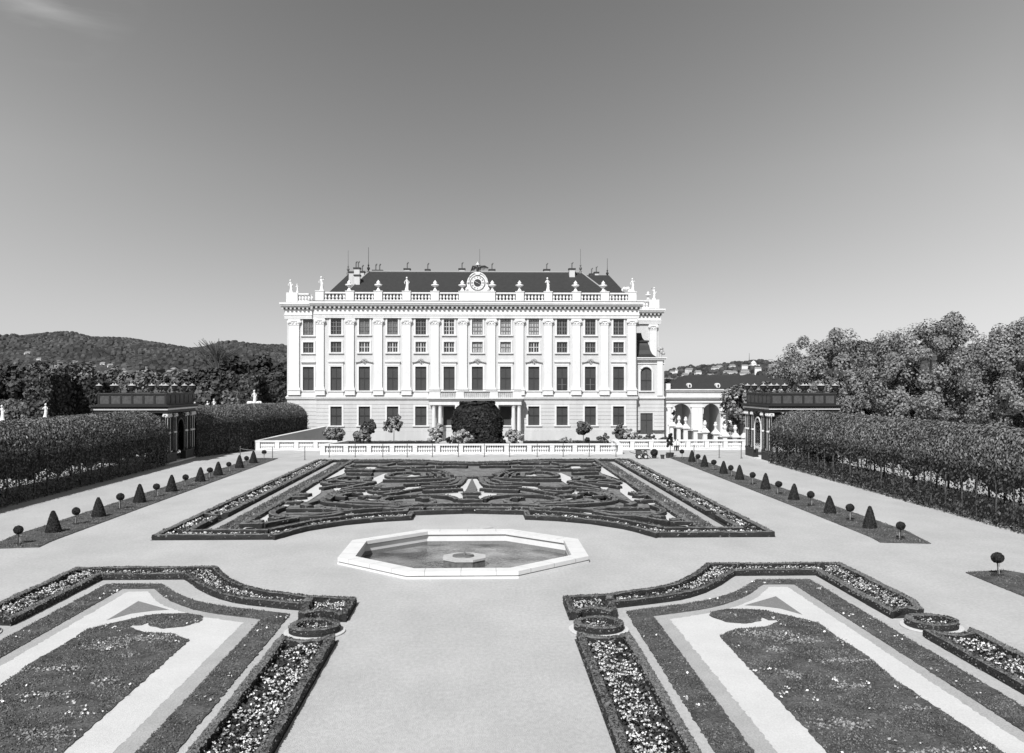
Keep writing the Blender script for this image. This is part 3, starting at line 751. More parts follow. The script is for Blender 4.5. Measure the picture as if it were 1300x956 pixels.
# ================================================================== PALACE
P = 128.0
pal = thing('palace', 'large white baroque palace with dark tiled roof, clock gable and rows of tall windows', 'palace')
def Zp(v): return Z(v, 606, P)
BAYS = [606+35.85*(i-6) for i in range(1,12)]          # eleven bays of the main block (picture columns)
def wall_open(mb, x0, x1, z0, z1, ops, y, reveal=.35):
    """front wall sheet at y with rectangular openings and reveals"""
    xs = sorted(set([x0,x1]+[v for o in ops for v in (o[0],o[1]) if x0 < v < x1])); zs = sorted(set([z0,z1]+[v for o in ops for v in (o[2],o[3]) if z0 < v < z1]))
    for a, b in zip(xs[:-1], xs[1:]):
        for c, d in zip(zs[:-1], zs[1:]):
            mx, mz = (a+b)/2, (c+d)/2
            if any(o[0] < mx < o[1] and o[2] < mz < o[3] for o in ops): continue
            mb.add([(a,y,c),(b,y,c),(b,y,d),(a,y,d)], [(0,1,2,3)])
    for o in ops:
        a, b, c, d = max(o[0],x0), min(o[1],x1), max(o[2],z0), min(o[3],z1)
        if a >= b or c >= d: continue
        r = y+reveal
        if o[0] >= x0: mb.add([(a,y,c),(a,y,d),(a,r,d),(a,r,c)], [(0,1,2,3)])
        if o[1] <= x1: mb.add([(b,y,c),(b,r,c),(b,r,d),(b,y,d)], [(0,1,2,3)])
        if o[2] >= z0: mb.add([(a,y,c),(a,r,c),(b,r,c),(b,y,c)], [(0,1,2,3)])
        if o[3] <= z1: mb.add([(a,y,d),(b,y,d),(b,r,d),(a,r,d)], [(0,1,2,3)])
def rustic(mb, x0, x1, z0, z1, ops, y, course=.52, gap=.05, proud=.05):
    wall_open(mb, x0, x1, z0, z1, ops, y, .35)
    z = z0
    while z < z1-.1:
        t = min(z+course-gap, z1-.004)
        # one raised course, split round the openings
        segs = [(x0, x1)]
        for o in ops:
            if o[2]-.12 < t and o[3]+.12 > z:
                segs = [s for a, b in segs for s in ((a, min(b, o[0]-.17)), (max(a, o[1]+.17), b)) if s[1]-s[0] > .05]
        for a, b in segs: mb.box(a, b, y-proud, y-.002, z, t)
        z += course
# --- window models (origin at sill centre, front face at y=0, facing -y)
def win_frame(w, h, sw=.20, sill=True, key=False, proud=.09):
    mb = MB()
    mb.box(-w/2-sw,-w/2-.002,-proud,.02,0,h+sw); mb.box(w/2+.002,w/2+sw,-proud,.02,0,h+sw); mb.box(-w/2-.002,w/2+.002,-proud,.02,h+.002,h+sw)
    if sill: mb.box(-w/2-sw-.1,w/2+sw+.1,-proud-.12,.02,-.16,-.003)
    return mb
def win_shutter(w, h, mid=None):
    mb = MB(); y = .16
    mb.box(-w/2,-.02,y,y+.05,0,h); mb.box(.02,w/2,y,y+.05,0,h); mb.box(-.02,.02,y+.02,y+.05,0,h)
    m = mid or h*.52
    for (a, b) in ((-w/2+.07,-.06),(.06,w/2-.07)):
        for c, d in ((.08,m-.07),(m+.07,h-.08)):
            n = int((d-c)/.13)
            for k in range(n):
                z = c+(d-c)*k/n; mb.box(a,b,y-.018,y-.002,z,z+.07)
    mb.box(-w/2,w/2,y-.03,y-.001,m-.05,m+.05)
    return mb
def win_sash(w, h, cols, rows):
    mb = MB(); y = .13
    mb.box(-w/2,-w/2+.09,y,y+.08,0,h); mb.box(w/2-.09,w/2,y,y+.08,0,h); mb.box(-w/2+.09,w/2-.09,y,y+.08,0,.09); mb.box(-w/2+.09,w/2-.09,y,y+.08,h-.09,h)
    mb.box(-.07,.07,y-.02,y+.07,.09,h-.09)
    for k in range(1,cols):
        x = -w/2+w*k/cols
        if abs(x) > .08: mb.box(x-.03,x+.03,y+.01,y+.06,.09,h-.09)
    for k in range(1,rows):
        z = h*k/rows; t = .05 if k*2 == rows or rows == 3 and k == 2 else .028
        mb.box(-w/2+.09,-.07,y+.004,y+.064,z-t,z+t); mb.box(.07,w/2-.09,y+.004,y+.064,z-t,z+t)
    return mb
def pane_mb(w, h): return MB().box(-w/2+.002,w/2-.002,.21,.24,.002,h)
ZG0, ZG1 = Zp(540), Zp(516); ZM0, ZM1 = Zp(495.8), Zp(465.5); ZZ0, ZZ1 = Zp(447.6), Zp(434); ZU0, ZU1 = Zp(425), Zp(404.6)
WG = 1.55; WM = 1.52; WU = 1.46
me = {}
for key, w, h in (('G',WG,ZG1-ZG0),('M',WM,ZM1-ZM0),('Z',WU,ZZ1-ZZ0),('U',WU,ZU1-ZU0)):
    me[key+'f'] = win_frame(w, h, .24 if key in 'GM' else .2, sill=True).mesh('window', M['trim'])
    if key in 'GM': me[key+'s'] = win_shutter(w, h).mesh('shutter', M['shutter']); me[key+'b'] = MB().box(-w/2,w/2,.09,.125,h*.52-.07,h*.52+.05).box(-.035,.035,.10,.135,0,h).mesh('bar', M['metal'])
    else:
        for suf, mm in (('s','sash'),('w','sash_w')): me[key+suf] = win_sash(w, h, 4, 2 if key == 'Z' else 4).mesh('sash', M[mm])
    for suf, mm in (('p','glass'),('q','glass_lit'),('r','glass_mid')): me[key+suf] = pane_mb(w, h).mesh('pane', M[mm])
def put_window(key, x, y, z, style, parent=None, label=None):
    o = inst('window', me[key+'f'], parent or pal, (x,y,z))
    if label: o['label'] = label
    if style == 'shutter':
        inst('shutter', me[key+'s'], o, (0,0,0)); inst('bar', me[key+'b'], o, (0,0,0))
    else:
        a, b = {'dark':('s','p'), 'lit':('s','q'), 'mid':('s','r'), 'pale':('w','p')}[style]
        inst('sash', me[key+a], o, (0,0,0)); inst('pane', me[key+b], o, (0,0,0))
    return o
XL, XR = X(401.5,P), X(808,P)
xb = [X(u,P) for u in BAYS]
ops = []
upst = ['dark','mid','mid','dark','pale','lit','lit','lit','dark','dark','dark']
mzst = ['dark','pale','pale','pale','pale','lit','lit','pale','dark','dark','dark']
ghide = (4,5,6)
for i, x in enumerate(xb):
    ops += [(x-WG/2,x+WG/2,ZG0,ZG1),(x-WM/2,x+WM/2,ZM0,ZM1),(x-WU/2,x+WU/2,ZZ0,ZZ1),(x-WU/2,x+WU/2,ZU0,ZU1)]
    if i in ghide:
        put_window('G', x, P, ZG0, 'lit' if i != 5 else 'dark')
    else: put_window('G', x, P, ZG0, 'shutter')
    wo_ = put_window('M', x, P, ZM0, 'shutter', label='window with shutters and half open lower panes' if i in (8,9) else None)
    if i in (8,9):
        q_ = MB().box(-.6,.6,.05,.085,.12,1.6).obj('open_pane', M['glass'], wo_)
        MB().box(-.04,.04,.03,.049,.12,1.6).box(-.6,-.042,.03,.048,.8,.85).box(.042,.6,.03,.048,.8,.85).obj('glazing_bar', M['sash'], q_)
    put_window('Z', x, P, ZZ0, mzst[i]); put_window('U', x, P, ZU0, upst[i])
ZS = Zp(505.2); ZS2 = Zp(502.6); ZE0 = Zp(404); ZE1 = Zp(383.5)
def block_wall(x0, x1, y, ops, name='wall', ent=True, depth=14, z1=None, plinth=True):
    mb = MB(); z1 = z1 or ZE1
    lo = [o for o in ops if o[3] < ZS]; hi = [o for o in ops if o[2] > ZS]
    rustic(mb, x0, x1, 1.62, ZS, lo, y)
    wall_open(mb, x0, x1, 0, 1.62, [], y); mb.box(x0, x1, y-.14, y-.002, 0, 1.60)
    wall_open(mb, x0, x1, ZS, z1, hi, y)
    mb.box(x0, x1, y+.45, y+depth, 0, z1)               # body of the building behind the wall sheet
    mb.add([(x0,y,0),(x0,y+.45,0),(x0,y+.45,z1),(x0,y,z1)], [(0,3,2,1)]); mb.add([(x1,y,0),(x1,y+.45,0),(x1,y+.45,z1),(x1,y,z1)], [(0,1,2,3)])
    return mb.obj(name, M['wall'], pal)
block_wall(XL, XR, P, ops)
def strings(x0, x1, y, parent=None, ends=.0):
    mb = MB()
    mb.box(x0-.14-ends, x1+.14+ends, y-.20, y-.052, ZS-.16, ZS+.02); mb.box(x0-.2-ends, x1+.2+ends, y-.28, y-.002, ZS+.023, ZS+.17); mb.box(x0-.08, x1+.08, y-.12, y-.003, ZS+.173, ZS+.30)
    return mb.obj('string_course', M['trim'], pal)
strings(XL, XR, P)
# pilasters: picture columns of the main order
PILU = [406.5]+[(BAYS[i]+BAYS[i+1])/2 for i in range(10)]+[802]
zc0, zc1 = Zp(411.5), Zp(404.6)
def pilaster_meshes(w, zb, zt, zc):
    sh = MB(); d = .26
    sh.box(-w/2,w/2,-d,-.002,zb,zc)
    sh.box(-w/2-.09,w/2+.09,-d-.08,-.002,zb-.22,zb-.003)
    cp = MB()
    cp.box(-w/2-.02,w/2+.02,-d-.02,-.002,zc+.003,zt-.26)
    cp.box(-w/2-.16,w/2+.16,-d-.12,-.002,zt-.13,zt-.003)
    for s in (-1,1):
        for k, (r, y0) in enumerate(((.23,-d-.14),(.11,-d-.19))):
            pts = [(s*(w/2+.02)+r*math.cos(a*PI/8), zt-.34+r*math.sin(a*PI/8)) for a in range(16)]
            cp.xprism(pts, y0, y0+.2 if k == 0 else y0+.05)
        cp.xprism([(s*.2+.12*math.cos(a*PI/4), zt-.52+.12*math.sin(a*PI/4)) for a in range(8)], -d-.12, -d-.02)
    cp.box(-w/2+.1,w/2-.1,-d-.15,-d-.02,zt-.32,zt-.133)
    cp.box(-w/2-.04,w/2+.04,-d-.05,-d-.003,zc-.10,zc-.02)
    return sh, cp
zpb = Zp(492)
shm, cpm = pilaster_meshes(1.06, zpb, zc1, zc0)
shm.box(-.66,.66,-.40,-.003,ZS2+.20,zpb-.40); shm.box(-.74,.74,-.48,-.003,zpb-.397,zpb-.224); shm.box(-.72,.72,-.45,-.004,ZS2+.12,ZS2+.197)
shme = shm.mesh('pilaster', M['trim']); cpme = cpm.mesh('capital', M['trim'])
for u in PILU:
    o = inst('pilaster', shme, pal, (X(u,P),P,0)); inst('capital', cpme, o, (0,0,0))
# aprons under the main windows, hoods, ornaments
for i, x in enumerate(xb):
    mb = MB(); mb.box(x-.98,x+.98,P-.10,P-.003,ZM0-.95,ZM0-.17); mb.obj('window_apron', M['trim'], pal)
    zh = Zp(459.6)
    if i % 2 == 1:
        mb = MB(); mb.tube([(x-1.15,P-.12,zh-.05),(x-.75,P-.14,zh),(x-.45,P-.14,zh+.10),(x-.25,P-.16,zh+.34),(x,P-.18,zh+.42),(x+.25,P-.16,zh+.34),(x+.45,P-.14,zh+.10),(x+.75,P-.14,zh),(x+1.15,P-.12,zh-.05)], [.09,.07,.10,.10,.13,.10,.10,.07,.09], 6)
        for a in range(7):
            an = PI*(a+.5)/7; mb.ball((x+.24*math.cos(an),P-.20,zh+.05+.22*math.sin(an)), .085, 6, 4)
        mb.ball((x,P-.22,zh-.02), .12, 8, 6); mb.ball((x-1.1,P-.16,zh-.05), .11, 6, 4); mb.ball((x+1.1,P-.16,zh-.05), .11, 6, 4)
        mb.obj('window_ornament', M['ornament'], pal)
    else:
        mb = MB(); mb.box(x-1.08,x+1.08,P-.30,P-.003,zh,zh+.10); mb.box(x-1.02,x+1.02,P-.22,P-.003,zh-.12,zh-.003); mb.box(x-.98,x+.98,P-.12,P-.003,zh-.5,zh-.123)
        mb.obj('window_hood', M['trim'], pal)
# entablature
def entab(x0, x1, y, z0, z1, l=1, r=1, name='cornice', ym=None):
    mb = MB(); h = z1-z0
    def b(p, za, zb): mb.box(x0-(p if l else 0), x1+(p if r else 0), y-p, y-.002 if not ym else ym, z0+za*h, z0+zb*h-.003)
    b(.30,0,.10); b(.34,.10,.20); b(.42,.20,.235)
    b(.30,.235,.53); b(.36,.53,.57); b(.80,.80,.88); b(.90,.88,1.0)
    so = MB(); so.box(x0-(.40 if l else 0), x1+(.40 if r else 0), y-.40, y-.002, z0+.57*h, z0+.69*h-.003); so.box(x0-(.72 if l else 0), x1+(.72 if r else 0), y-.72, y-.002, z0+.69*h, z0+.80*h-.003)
    mo = MB(); n = int((x1-x0+.9*(l+r))/.62); xa = x0-(.5 if l else 0); xe = x1+(.5 if r else 0)
    for k in range(n+1):
        x = xa+(xe-xa)*k/n; mo.box(x-.13,x+.13,y-.70,y-.403,z0+.575*h,z0+.687*h)
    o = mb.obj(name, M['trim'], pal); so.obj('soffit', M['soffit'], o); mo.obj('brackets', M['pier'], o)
    return o
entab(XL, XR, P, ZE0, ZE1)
MB().box(XL-.92,XR+.92,P-.92,P-.4,ZE1+.002,ZE1+.07).obj('gutter', M['metal'], pal)
# roof balustrade of the main block
ZB0 = ZE1+.05; ZBT = Zp(371.6)
balprof = [(.10,0),(.10,.06),(.06,.10),(.12,.30),(.13,.38),(.07,.58),(.05,.72),(.09,.78),(.09,.84)]
def bal_mesh(h, fat=1.0, name='baluster', m='trim', n=8):
    k = h/.84; return MB().lathe([(r*1.25*fat, z*k) for r, z in balprof], n=n).mesh(name, M[m], smooth=False)
def balustrade(parent, x0, x1, y, zb, zt, piers, nb, bm, rail=.20, depth=.36, pierw=.0, name='balustrade', m='trim', base=.16, pierd=.5, cap=True):
    root = MB(); root.box(x0,x1,y-depth/2,y+depth/2,zb,zb+base); root.box(x0,x1,y-depth/2-.02,y+depth/2+.02,zt-rail,zt-.002)
    r = root.obj(name, M[m], parent)
    return r
bm_roof = bal_mesh(ZBT-.2-ZB0-.2, 1.15)
bal = MB(); bal.box(XL+.02,XR-.02,P-.45,P+.02,ZB0,ZB0+.2); bal.box(XL+.02,XR-.02,P-.46,P+.03,ZBT-.2,ZBT)
bal = bal.obj('roof_balustrade', M['trim'], pal)
piers = []
for k, u in enumerate(PILU):
    if k in (5,6): continue
    w = 1.12; x = X(u,P) - (.0)
    piers.append((x-w/2, x+w/2))
clk = (X(582.6,P), X(628.6,P)); piers.append(clk); piers.sort()
for a, b in piers: MB().box(a, b, P-.62, P+.2, ZB0+.002, ZBT+.06).box(a-.06, b+.06, P-.68, P+.26, ZBT+.061, ZBT+.17).obj('pedestal', M['trim'], bal)
for (a, b), (c, d) in zip(piers[:-1], piers[1:]):
    n = 6
    for k in range(n):
        inst('baluster', bm_roof, bal, (b+(c-b)*(k+.5)/n, P-.22, ZB0+.2))
ZPT = ZBT+.17
# clock gable
cx = X(606.3,P); zc = Zp(359.6)
mb = MB(); hw = 1.7
out = [(-1.72,0),(1.72,0),(1.62,.35),(1.42,.7),(1.5,1.1),(1.32,1.75),(.95,2.25),(.45,2.55),(0,2.65),(-.45,2.55),(-.95,2.25),(-1.32,1.75),(-1.5,1.1),(-1.42,.7),(-1.62,.35)]
mb.xprism([(cx+x,ZPT+z) for x, z in out], P-.35, P+.3)
gable = mb.obj('clock_gable', M['trim'], pal)
def disc(x, z, r, y0, y1, n=28): return [(x+r*math.cos(2*PI*k/n), z+r*math.sin(2*PI*k/n)) for k in range(n)], y0, y1
mb = MB(); mb.tube([(cx+1.0*math.cos(2*PI*k/28), P-.40, zc+1.0*math.sin(2*PI*k/28)) for k in range(29)], .07, 6)
mb.obj('clock_surround', M['rod'], gable)
mb = MB(); mb.tube([(cx+1.3*math.cos(PI*k/14), P-.40, zc+.1+1.32*math.sin(PI*k/14)) for k in range(15)], .10, 6)
for s in (-1,1):
    mb.ball((cx+s*1.45,P-.4,zc-.85), .22, 8, 6); mb.ball((cx+s*1.3,P-.42,zc+.1), .17, 8, 6)
mb.box(cx-.3,cx+.3,P-.5,P-.36,zc+1.1,zc+1.4)
mb.obj('gable_scrolls', M['statue'], gable)
mb = MB(); mb.xprism(*disc(cx,zc,.94,P-.42,P-.352)); mb.obj('clock_face', M['trim'], gable)
mb = MB(); mb.xprism(*disc(cx,zc,.52,P-.44,P-.421)); face = mb.obj('clock_centre', M['metal'], gable)
mb = MB()
for k in range(12):
    a = PI/2-2*PI*k/12; r0, r1 = .66, .86
    wds = {0:2,11:2,5:1,6:2,10:1,4:1}.get(k, 3)
    for q in range(wds):
        off = (q-(wds-1)/2)*.075
        p0 = (cx+r0*math.cos(a)-off*math.sin(a), zc+r0*math.sin(a)+off*math.cos(a)); p1 = (cx+r1*math.cos(a)-off*math.sin(a), zc+r1*math.sin(a)+off*math.cos(a))
        mb.tube([(p0[0],P-.43,p0[1]),(p1[0],P-.43,p1[1])], .02, 4)
mb.obj('numerals', M['metal'], gable)
mb = MB()
for a, L, w in ((math.radians(152),.50,.05),(math.radians(-28),.62,.03)):
    mb.tube([(cx,P-.47,zc),(cx+L*math.cos(a),P-.47,zc+L*math.sin(a))], [w,w*.5], 4)
mb.obj('clock_hands', M['sash_w'], gable)
# eagle
ez = ZPT+2.68
mb = MB(); mb.tube([(cx,P-.1,ez-.05),(cx,P-.12,ez+.3),(cx+.02,P-.15,ez+.62),(cx-.06,P-.2,ez+.85),(cx-.14,P-.28,ez+.82)], [.12,.2,.17,.1,.03], 8)
for s, tip in ((-1,(-.98,.05)),(1,(1.55,.55))):
    pts = [(cx+s*.08,P-.1,ez+.5),(cx+s*.4,P-.1,ez+.72),(cx+tip[0]*.62,P-.05,ez+.78),(cx+tip[0],P,ez+tip[1])]
    mb.tube(pts, [.13,.17,.15,.03], 6)
    for k in range(6):
        t = k/6; bx = cx+tip[0]*(.25+.7*t); bz = ez+.62+(tip[1]-.62)*t*.7
        mb.tube([(bx,P-.06,bz+.08),(bx+s*.08,P-.04,bz-.32-.08*math.sin(k))], [.07,.02], 4)
for k in (-1,0,1): mb.tube([(cx,P-.1,ez+.1),(cx+k*.18,P-.1,ez-.28)], [.09,.05], 5)
mb.obj('eagle', M['metal'], gable)
mb = MB(); mb.lathe([(.3,0),(.34,.06),(.2,.14),(.06,.34),(.03,.5)], (cx,P-.1,ez+.92), 10); mb.obj('crown_finial', M['statue'], gable)

# --- roofs
def hip(name, x0, x1, y0, y1, z0, rx0, rx1, ry, rz, parent=None, m='roof', mb=None):
    mb = mb or MB(); mb.add([(x0,y0,z0),(x1,y0,z0),(x1,y1,z0),(x0,y1,z0),(rx0,ry,rz),(rx1,ry,rz)], [(0,1,5,4),(1,2,5),(2,3,4,5),(3,0,4),(3,2,1,0)])
    return mb.obj(name, M[m], parent or pal)
yr = P+8.5; zr = Z(345.6,600,yr)
rf = hip('roof', X(434,P+1.5), X(779,P+1.5), P+1.5, P+15.5, Z(375,600,P+1.5)-.2, X(468.5,yr), X(738,yr), yr, zr)
yr2 = P+19; zr2 = Z(348.8,600,yr2)
rf2 = hip('rear_roof', X(404,P+8), X(806,P+8), P+8, P+30, Z(379,600,P+8)-.6, X(442,yr2), X(773,yr2), yr2, zr2)
MB().box(XL+.3,XR-.3,P+.2,P+28,ZE1-.1,ZE1+.08).obj('roof_deck', M['roof_dark'], pal)
mb = MB().tube([(X(468.5,yr),yr,zr+.05),(X(738,yr),yr,zr+.05)], .11, 6)
mb.tube([(X(738,yr),yr,zr+.05),(X(779,P+1.5),P+1.5,Z(375,600,P+1.5)-.15)], .10, 6); mb.tube([(X(468.5,yr),yr,zr+.05),(X(434,P+1.5),P+1.5,Z(375,600,P+1.5)-.15)], .09, 6)
mb.obj('ridge_tiles', M['ridge'], rf)
def chimney(u, v0, v1, w, Y, flues, parent, cowl=True, m='wall'):
    x = X(u,Y); z0, z1 = Z(v0,u,Y), Z(v1,u,Y)
    mb = MB(); mb.cbox(x,Y,z0-1.2,w,.9,z1-z0+1.0); o = mb.obj('chimney', M[m], parent)
    MB().cbox(x,Y,z1-.198,w+.25,1.1,.2).obj('chimney_cap', M['metal'], o)
    if cowl:
        mb = MB()
        for k in range(flues):
            xx = x+(k-(flues-1)/2)*.42*min(1.6,w); mb.tube([(xx,Y,z1),(xx,Y,z1+.75)], .10, 6); mb.tube([(xx,Y,z1+.75),(xx+.16,Y,z1+.95)], [.15,.12], 6)
        mb.obj('flue', M['rod'], o)
for u, v0, v1, w, dy, n in ((453.8,362,349,.75,5.2,0),(453.5,350,340,.8,7,2),(447,352,345,.85,10,0),(460,350,344.5,.6,9.8,1),(479.5,346,343,1.35,10,2),(517,346,341,.8,9.2,1),(543,346,342,.6,9.2,1),(586.5,346,341,.8,9.2,1),(624.5,346,342,.8,9.2,1),(694,345,342,.8,9.2,1),(726,350,341,.8,7.6,1),(751,351,347.5,.6,20,1),(757,352,345.5,.6,20,1)):
    chimney(u, v0, v1, w, P+dy, max(n,1), rf, n > 0)
def rod(u, v0, v1, Y, parent, m='rod'):
    x = X(u,Y); z0, z1 = Z(v0,u,Y), Z(v1,u,Y)
    mb = MB(); mb.lathe([(.28,0),(.22,.3),(.08,.45),(.22,.7),(.22,.85),(.06,1.0),(.14,1.2),(.05,1.4),(.03,1.8)], (x,Y,z0-.15), 10); mb.tube([(x,Y,z0+1.2),(x,Y,z1)], [.04,.03], 5)
    mb.obj('lightning_rod', M[m], parent)
rod(442,347,318,yr2,rf2); rod(467.8,346,314,yr,rf,'metal'); rod(609,346,316,yr,rf); rod(737,346,316,yr,rf); rod(771,352,328,yr2,rf2,'metal')

# --- recessed left bay
PL_ = P+2.0
xl0, xl1 = X(364.5,PL_), XL-.002
xw = X(391.5,PL_)
opl = [(xw-WM/2,xw+WM/2,ZM0,ZM1),(xw-WU/2,xw+WU/2,ZZ0,ZZ1),(xw-WU/2,xw+WU/2,ZU0,ZU1)]
block_wall(xl0, xl1, PL_, opl, depth=24)
put_window('M', xw, PL_, ZM0, 'shutter'); put_window('Z', xw, PL_, ZZ0, 'dark'); put_window('U', xw, PL_, ZU0, 'mid')
strings(xl0, xl1-.3, PL_)
for u in (373,):
    o = inst('pilaster', shme, pal, (X(u,PL_)+.1,PL_,0)); o.scale = (1.25,1,1); inst('capital', cpme, o, (0,0,0))
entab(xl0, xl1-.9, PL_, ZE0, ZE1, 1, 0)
mb = MB(); zh = Zp(459.6); mb.box(xw-1.0,xw+1.0,PL_-.28,PL_-.003,zh,zh+.1); mb.box(xw-.95,xw+.95,PL_-.2,PL_-.003,zh-.12,zh-.003); mb.box(xw-.95,xw+.95,PL_-.10,PL_-.003,ZM0-.95,ZM0-.17); mb.obj('window_hood', M['trim'], pal)
mb = MB(); mb.box(xl0,xl1-1.3,PL_-.45,PL_+.02,ZB0,ZB0+.2); mb.box(xl0,xl1-1.3,PL_-.46,PL_+.03,ZBT-.2,ZBT); lb = mb.obj('roof_balustrade', M['trim'], pal)
MB().box(xl0,xl0+1.55,PL_-.62,PL_+.2,ZB0+.003,ZBT+.08).obj('pedestal', M['trim'], lb)
for k in range(5): inst('baluster', bm_roof, lb, (xl0+1.8+.42*k, PL_-.22, ZB0+.2))

# --- recessed upper block on the right, with its lower pavilion in front
PR = P+11.0
xr0, xr1 = XR+.002, X(836,PR)
ZE0r, ZE1r = ZE0, ZE1
mb = MB(); wall_open(mb, xr0, xr1, 0, ZE1, [], PR); mb.box(xr0,xr1,PR+.45,PR+18,0,ZE1); mb.add([(xr1,PR,0),(xr1,PR+.45,0),(xr1,PR+.45,ZE1),(xr1,PR,ZE1)], [(0,1,2,3)]); mb.obj('wall', M['wall'], pal)
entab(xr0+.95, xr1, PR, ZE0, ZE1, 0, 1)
o = inst('pilaster', shme, pal, (X(829,PR),PR,0)); inst('capital', cpme, o, (0,0,0))
mb = MB(); mb.box(xr0,xr1,PR-.45,PR+.02,ZB0,ZB0+.2); mb.box(xr0,xr1,PR-.46,PR+.03,ZBT-.2,ZBT); rb = mb.obj('roof_balustrade', M['trim'], pal)
MB().box(xr1-1.5,xr1,PR-.62,PR+.2,ZB0+.003,ZBT+.08).obj('pedestal', M['trim'], rb)
for k in range(4): inst('baluster', bm_roof, rb, (xr1-1.8-.42*k, PR-.22, ZB0+.2))
# pavilion annex with arched window, dark curved roof
PA = P+.9
xa0, xa1 = XR+.004, X(843,PA)
xaw = X(820.5,PA); aw0, aw1 = X(813.5,PA), X(827.3,PA); az0, az1 = Z(496,820,PA), Z(466.3,820,PA)
agx0, agx1, agz0, agz1 = X(813,PA), X(828.8,PA), Z(551,820,PA), Z(524.5,820,PA)
ZA = Z(457,820,PA)
mb = MB(); rustic(mb, xa0, xa1, 1.62, ZS, [(agx0,agx1,agz0,agz1)], PA, ); mb.box(xa0,xa1,PA-.1,PA-.002,0,agz0-.02)
r = (aw1-aw0)/2; zs = az1-r
wall_open(mb, xa0, xa1, ZS, ZA, [(aw0,aw1,az0,az1)], PA)
n = 10                                                    # spandrels that turn the head of the window into an arch
for s in (-1,1):
    xc = (aw0+aw1)/2; arc = [(xc+s*r*math.cos(PI/2*k/n), zs+r*math.sin(PI/2*k/n)) for k in range(n+1)]
    for k in range(n):
        a, b = arc[k], arc[k+1]
        q = [(a[0],PA,a[1]),(b[0],PA,b[1]),(b[0],PA,az1),(a[0],PA,az1)] ; mb.add(q, [(0,1,2,3) if s < 0 else (3,2,1,0)])
        q = [(a[0],PA,a[1]),(b[0],PA,b[1]),(b[0],PA+.3,b[1]),(a[0],PA+.3,a[1])]; mb.add(q, [(0,1,2,3)])
mb.box(xa0,xa1,PA+.45,PR-.01,0,ZA); mb.add([(xa1,PA,0),(xa1,PA+.45,0),(xa1,PA+.45,ZA),(xa1,PA,ZA)], [(0,1,2,3)])
mb.obj('annex_wall', M['wall'], pal)
o = MB().box(aw0,aw1,PA+.18,PA+.22,az0,az1).obj('arched_window', M['shutter'], pal)
mb = MB(); mb.box(aw0,aw1,PA+.13,PA+.178,(az0+az1)/2-.25,(az0+az1)/2-.15); mb.box(xaw-.03,xaw+.03,PA+.14,PA+.177,az0,az1); mb.obj('glazing_bars', M['metal'], o)
mb = MB()
arc = [(xc+(r+.14)*math.cos(PI*k/14), PA-.04, zs+(r+.14)*math.sin(PI*k/14)) for k in range(15)]
mb.tube([(xc+r+.14,PA-.04,az0)]+arc+[(xc-r-.14,PA-.04,az0)], .13, 6); mb.box(aw0-.35,aw1+.35,PA-.2,PA-.002,az0-.15,az0); mb.obj('window_surround', M['trim'], o)
o = MB().box(agx0,agx1,PA+.15,PA+.2,agz0,agz1).obj('annex_door', M['shutter'], pal)
mb = MB(); mb.box((agx0+agx1)/2-.04,(agx0+agx1)/2+.04,PA+.11,PA+.148,agz0,agz1); mb.box(agx0,(agx0+agx1)/2-.042,PA+.12,PA+.147,agz0+1.9,agz0+1.98); mb.box((agx0+agx1)/2+.042,agx1,PA+.12,PA+.147,agz0+1.9,agz0+1.98); mb.obj('door_bars', M['metal'], o)
mb = MB()
mb.box(xa0,xa1+.1,PA-.24,PA-.003,ZS-.1,ZS+.17); mb.box(xa0,xa1+.2,PA-.4,PR-.5,ZA+.003,ZA+.22); mb.box(xa0,xa1+.35,PA-.55,PR-.5,ZA+.223,ZA+.36); mb.box(xa0,xa1+.12,PA-.12,PA-.003,ZA-.55,ZA-.45)
mb.box(X(834,PA),X(841,PA),PA-.2,PA-.003,ZS+.3,ZA-.003)
mb.obj('annex_cornice', M['trim'], pal)
# curved mansard: stacked rings
mb = MB(); zt = ZA+.37
prof = [(0,0),(.35,.10),(.75,.45),(1.0,1.0),(1.15,1.7),(1.3,2.1),(1.15,2.15),(1.15,2.4),(1.7,2.45),(1.95,2.8),(2.1,3.5)]
vs = []; fs = []
ax0, ax1, ay0, ay1 = xa0+.1, X(834,PA)+.2, PA-.3, PA+7
for ins, z in prof:
    vs += [(ax0,ay0+ins,zt+z),(ax1-ins,ay0+ins,zt+z),(ax1-ins,ay1-ins,zt+z),(ax0,ay1-ins,zt+z)]
for i in range(len(prof)-1):
    for k in range(4): fs.append((i*4+k, i*4+(k+1)%4, i*4+4+(k+1)%4, i*4+4+k))
m4 = (len(prof)-1)*4; fs.append((m4,m4+1,m4+2,m4+3)); mb.add(vs, fs); mb.obj('curved_roof', M['roof_dark'], pal)
mb = MB()
for k in range(16):
    a = random.random()*6.3; mb.ball((X(838.5,PA)+.45*math.cos(a)*random.random()+.1, PA-.3+.3*random.random(), ZA+.9+.8*random.random()), .16+.12*random.random(), 6, 5)
mb.tube([(X(838.5,PA),PA-.2,ZA+.36),(X(838.5,PA),PA-.2,ZA+1.3)], .2, 6)
o = mb.obj('stone_trophy', M['ornament']); tag(o, 'dark weathered carved trophy standing on the corner of the low annex right of the palace', 'sculpture')

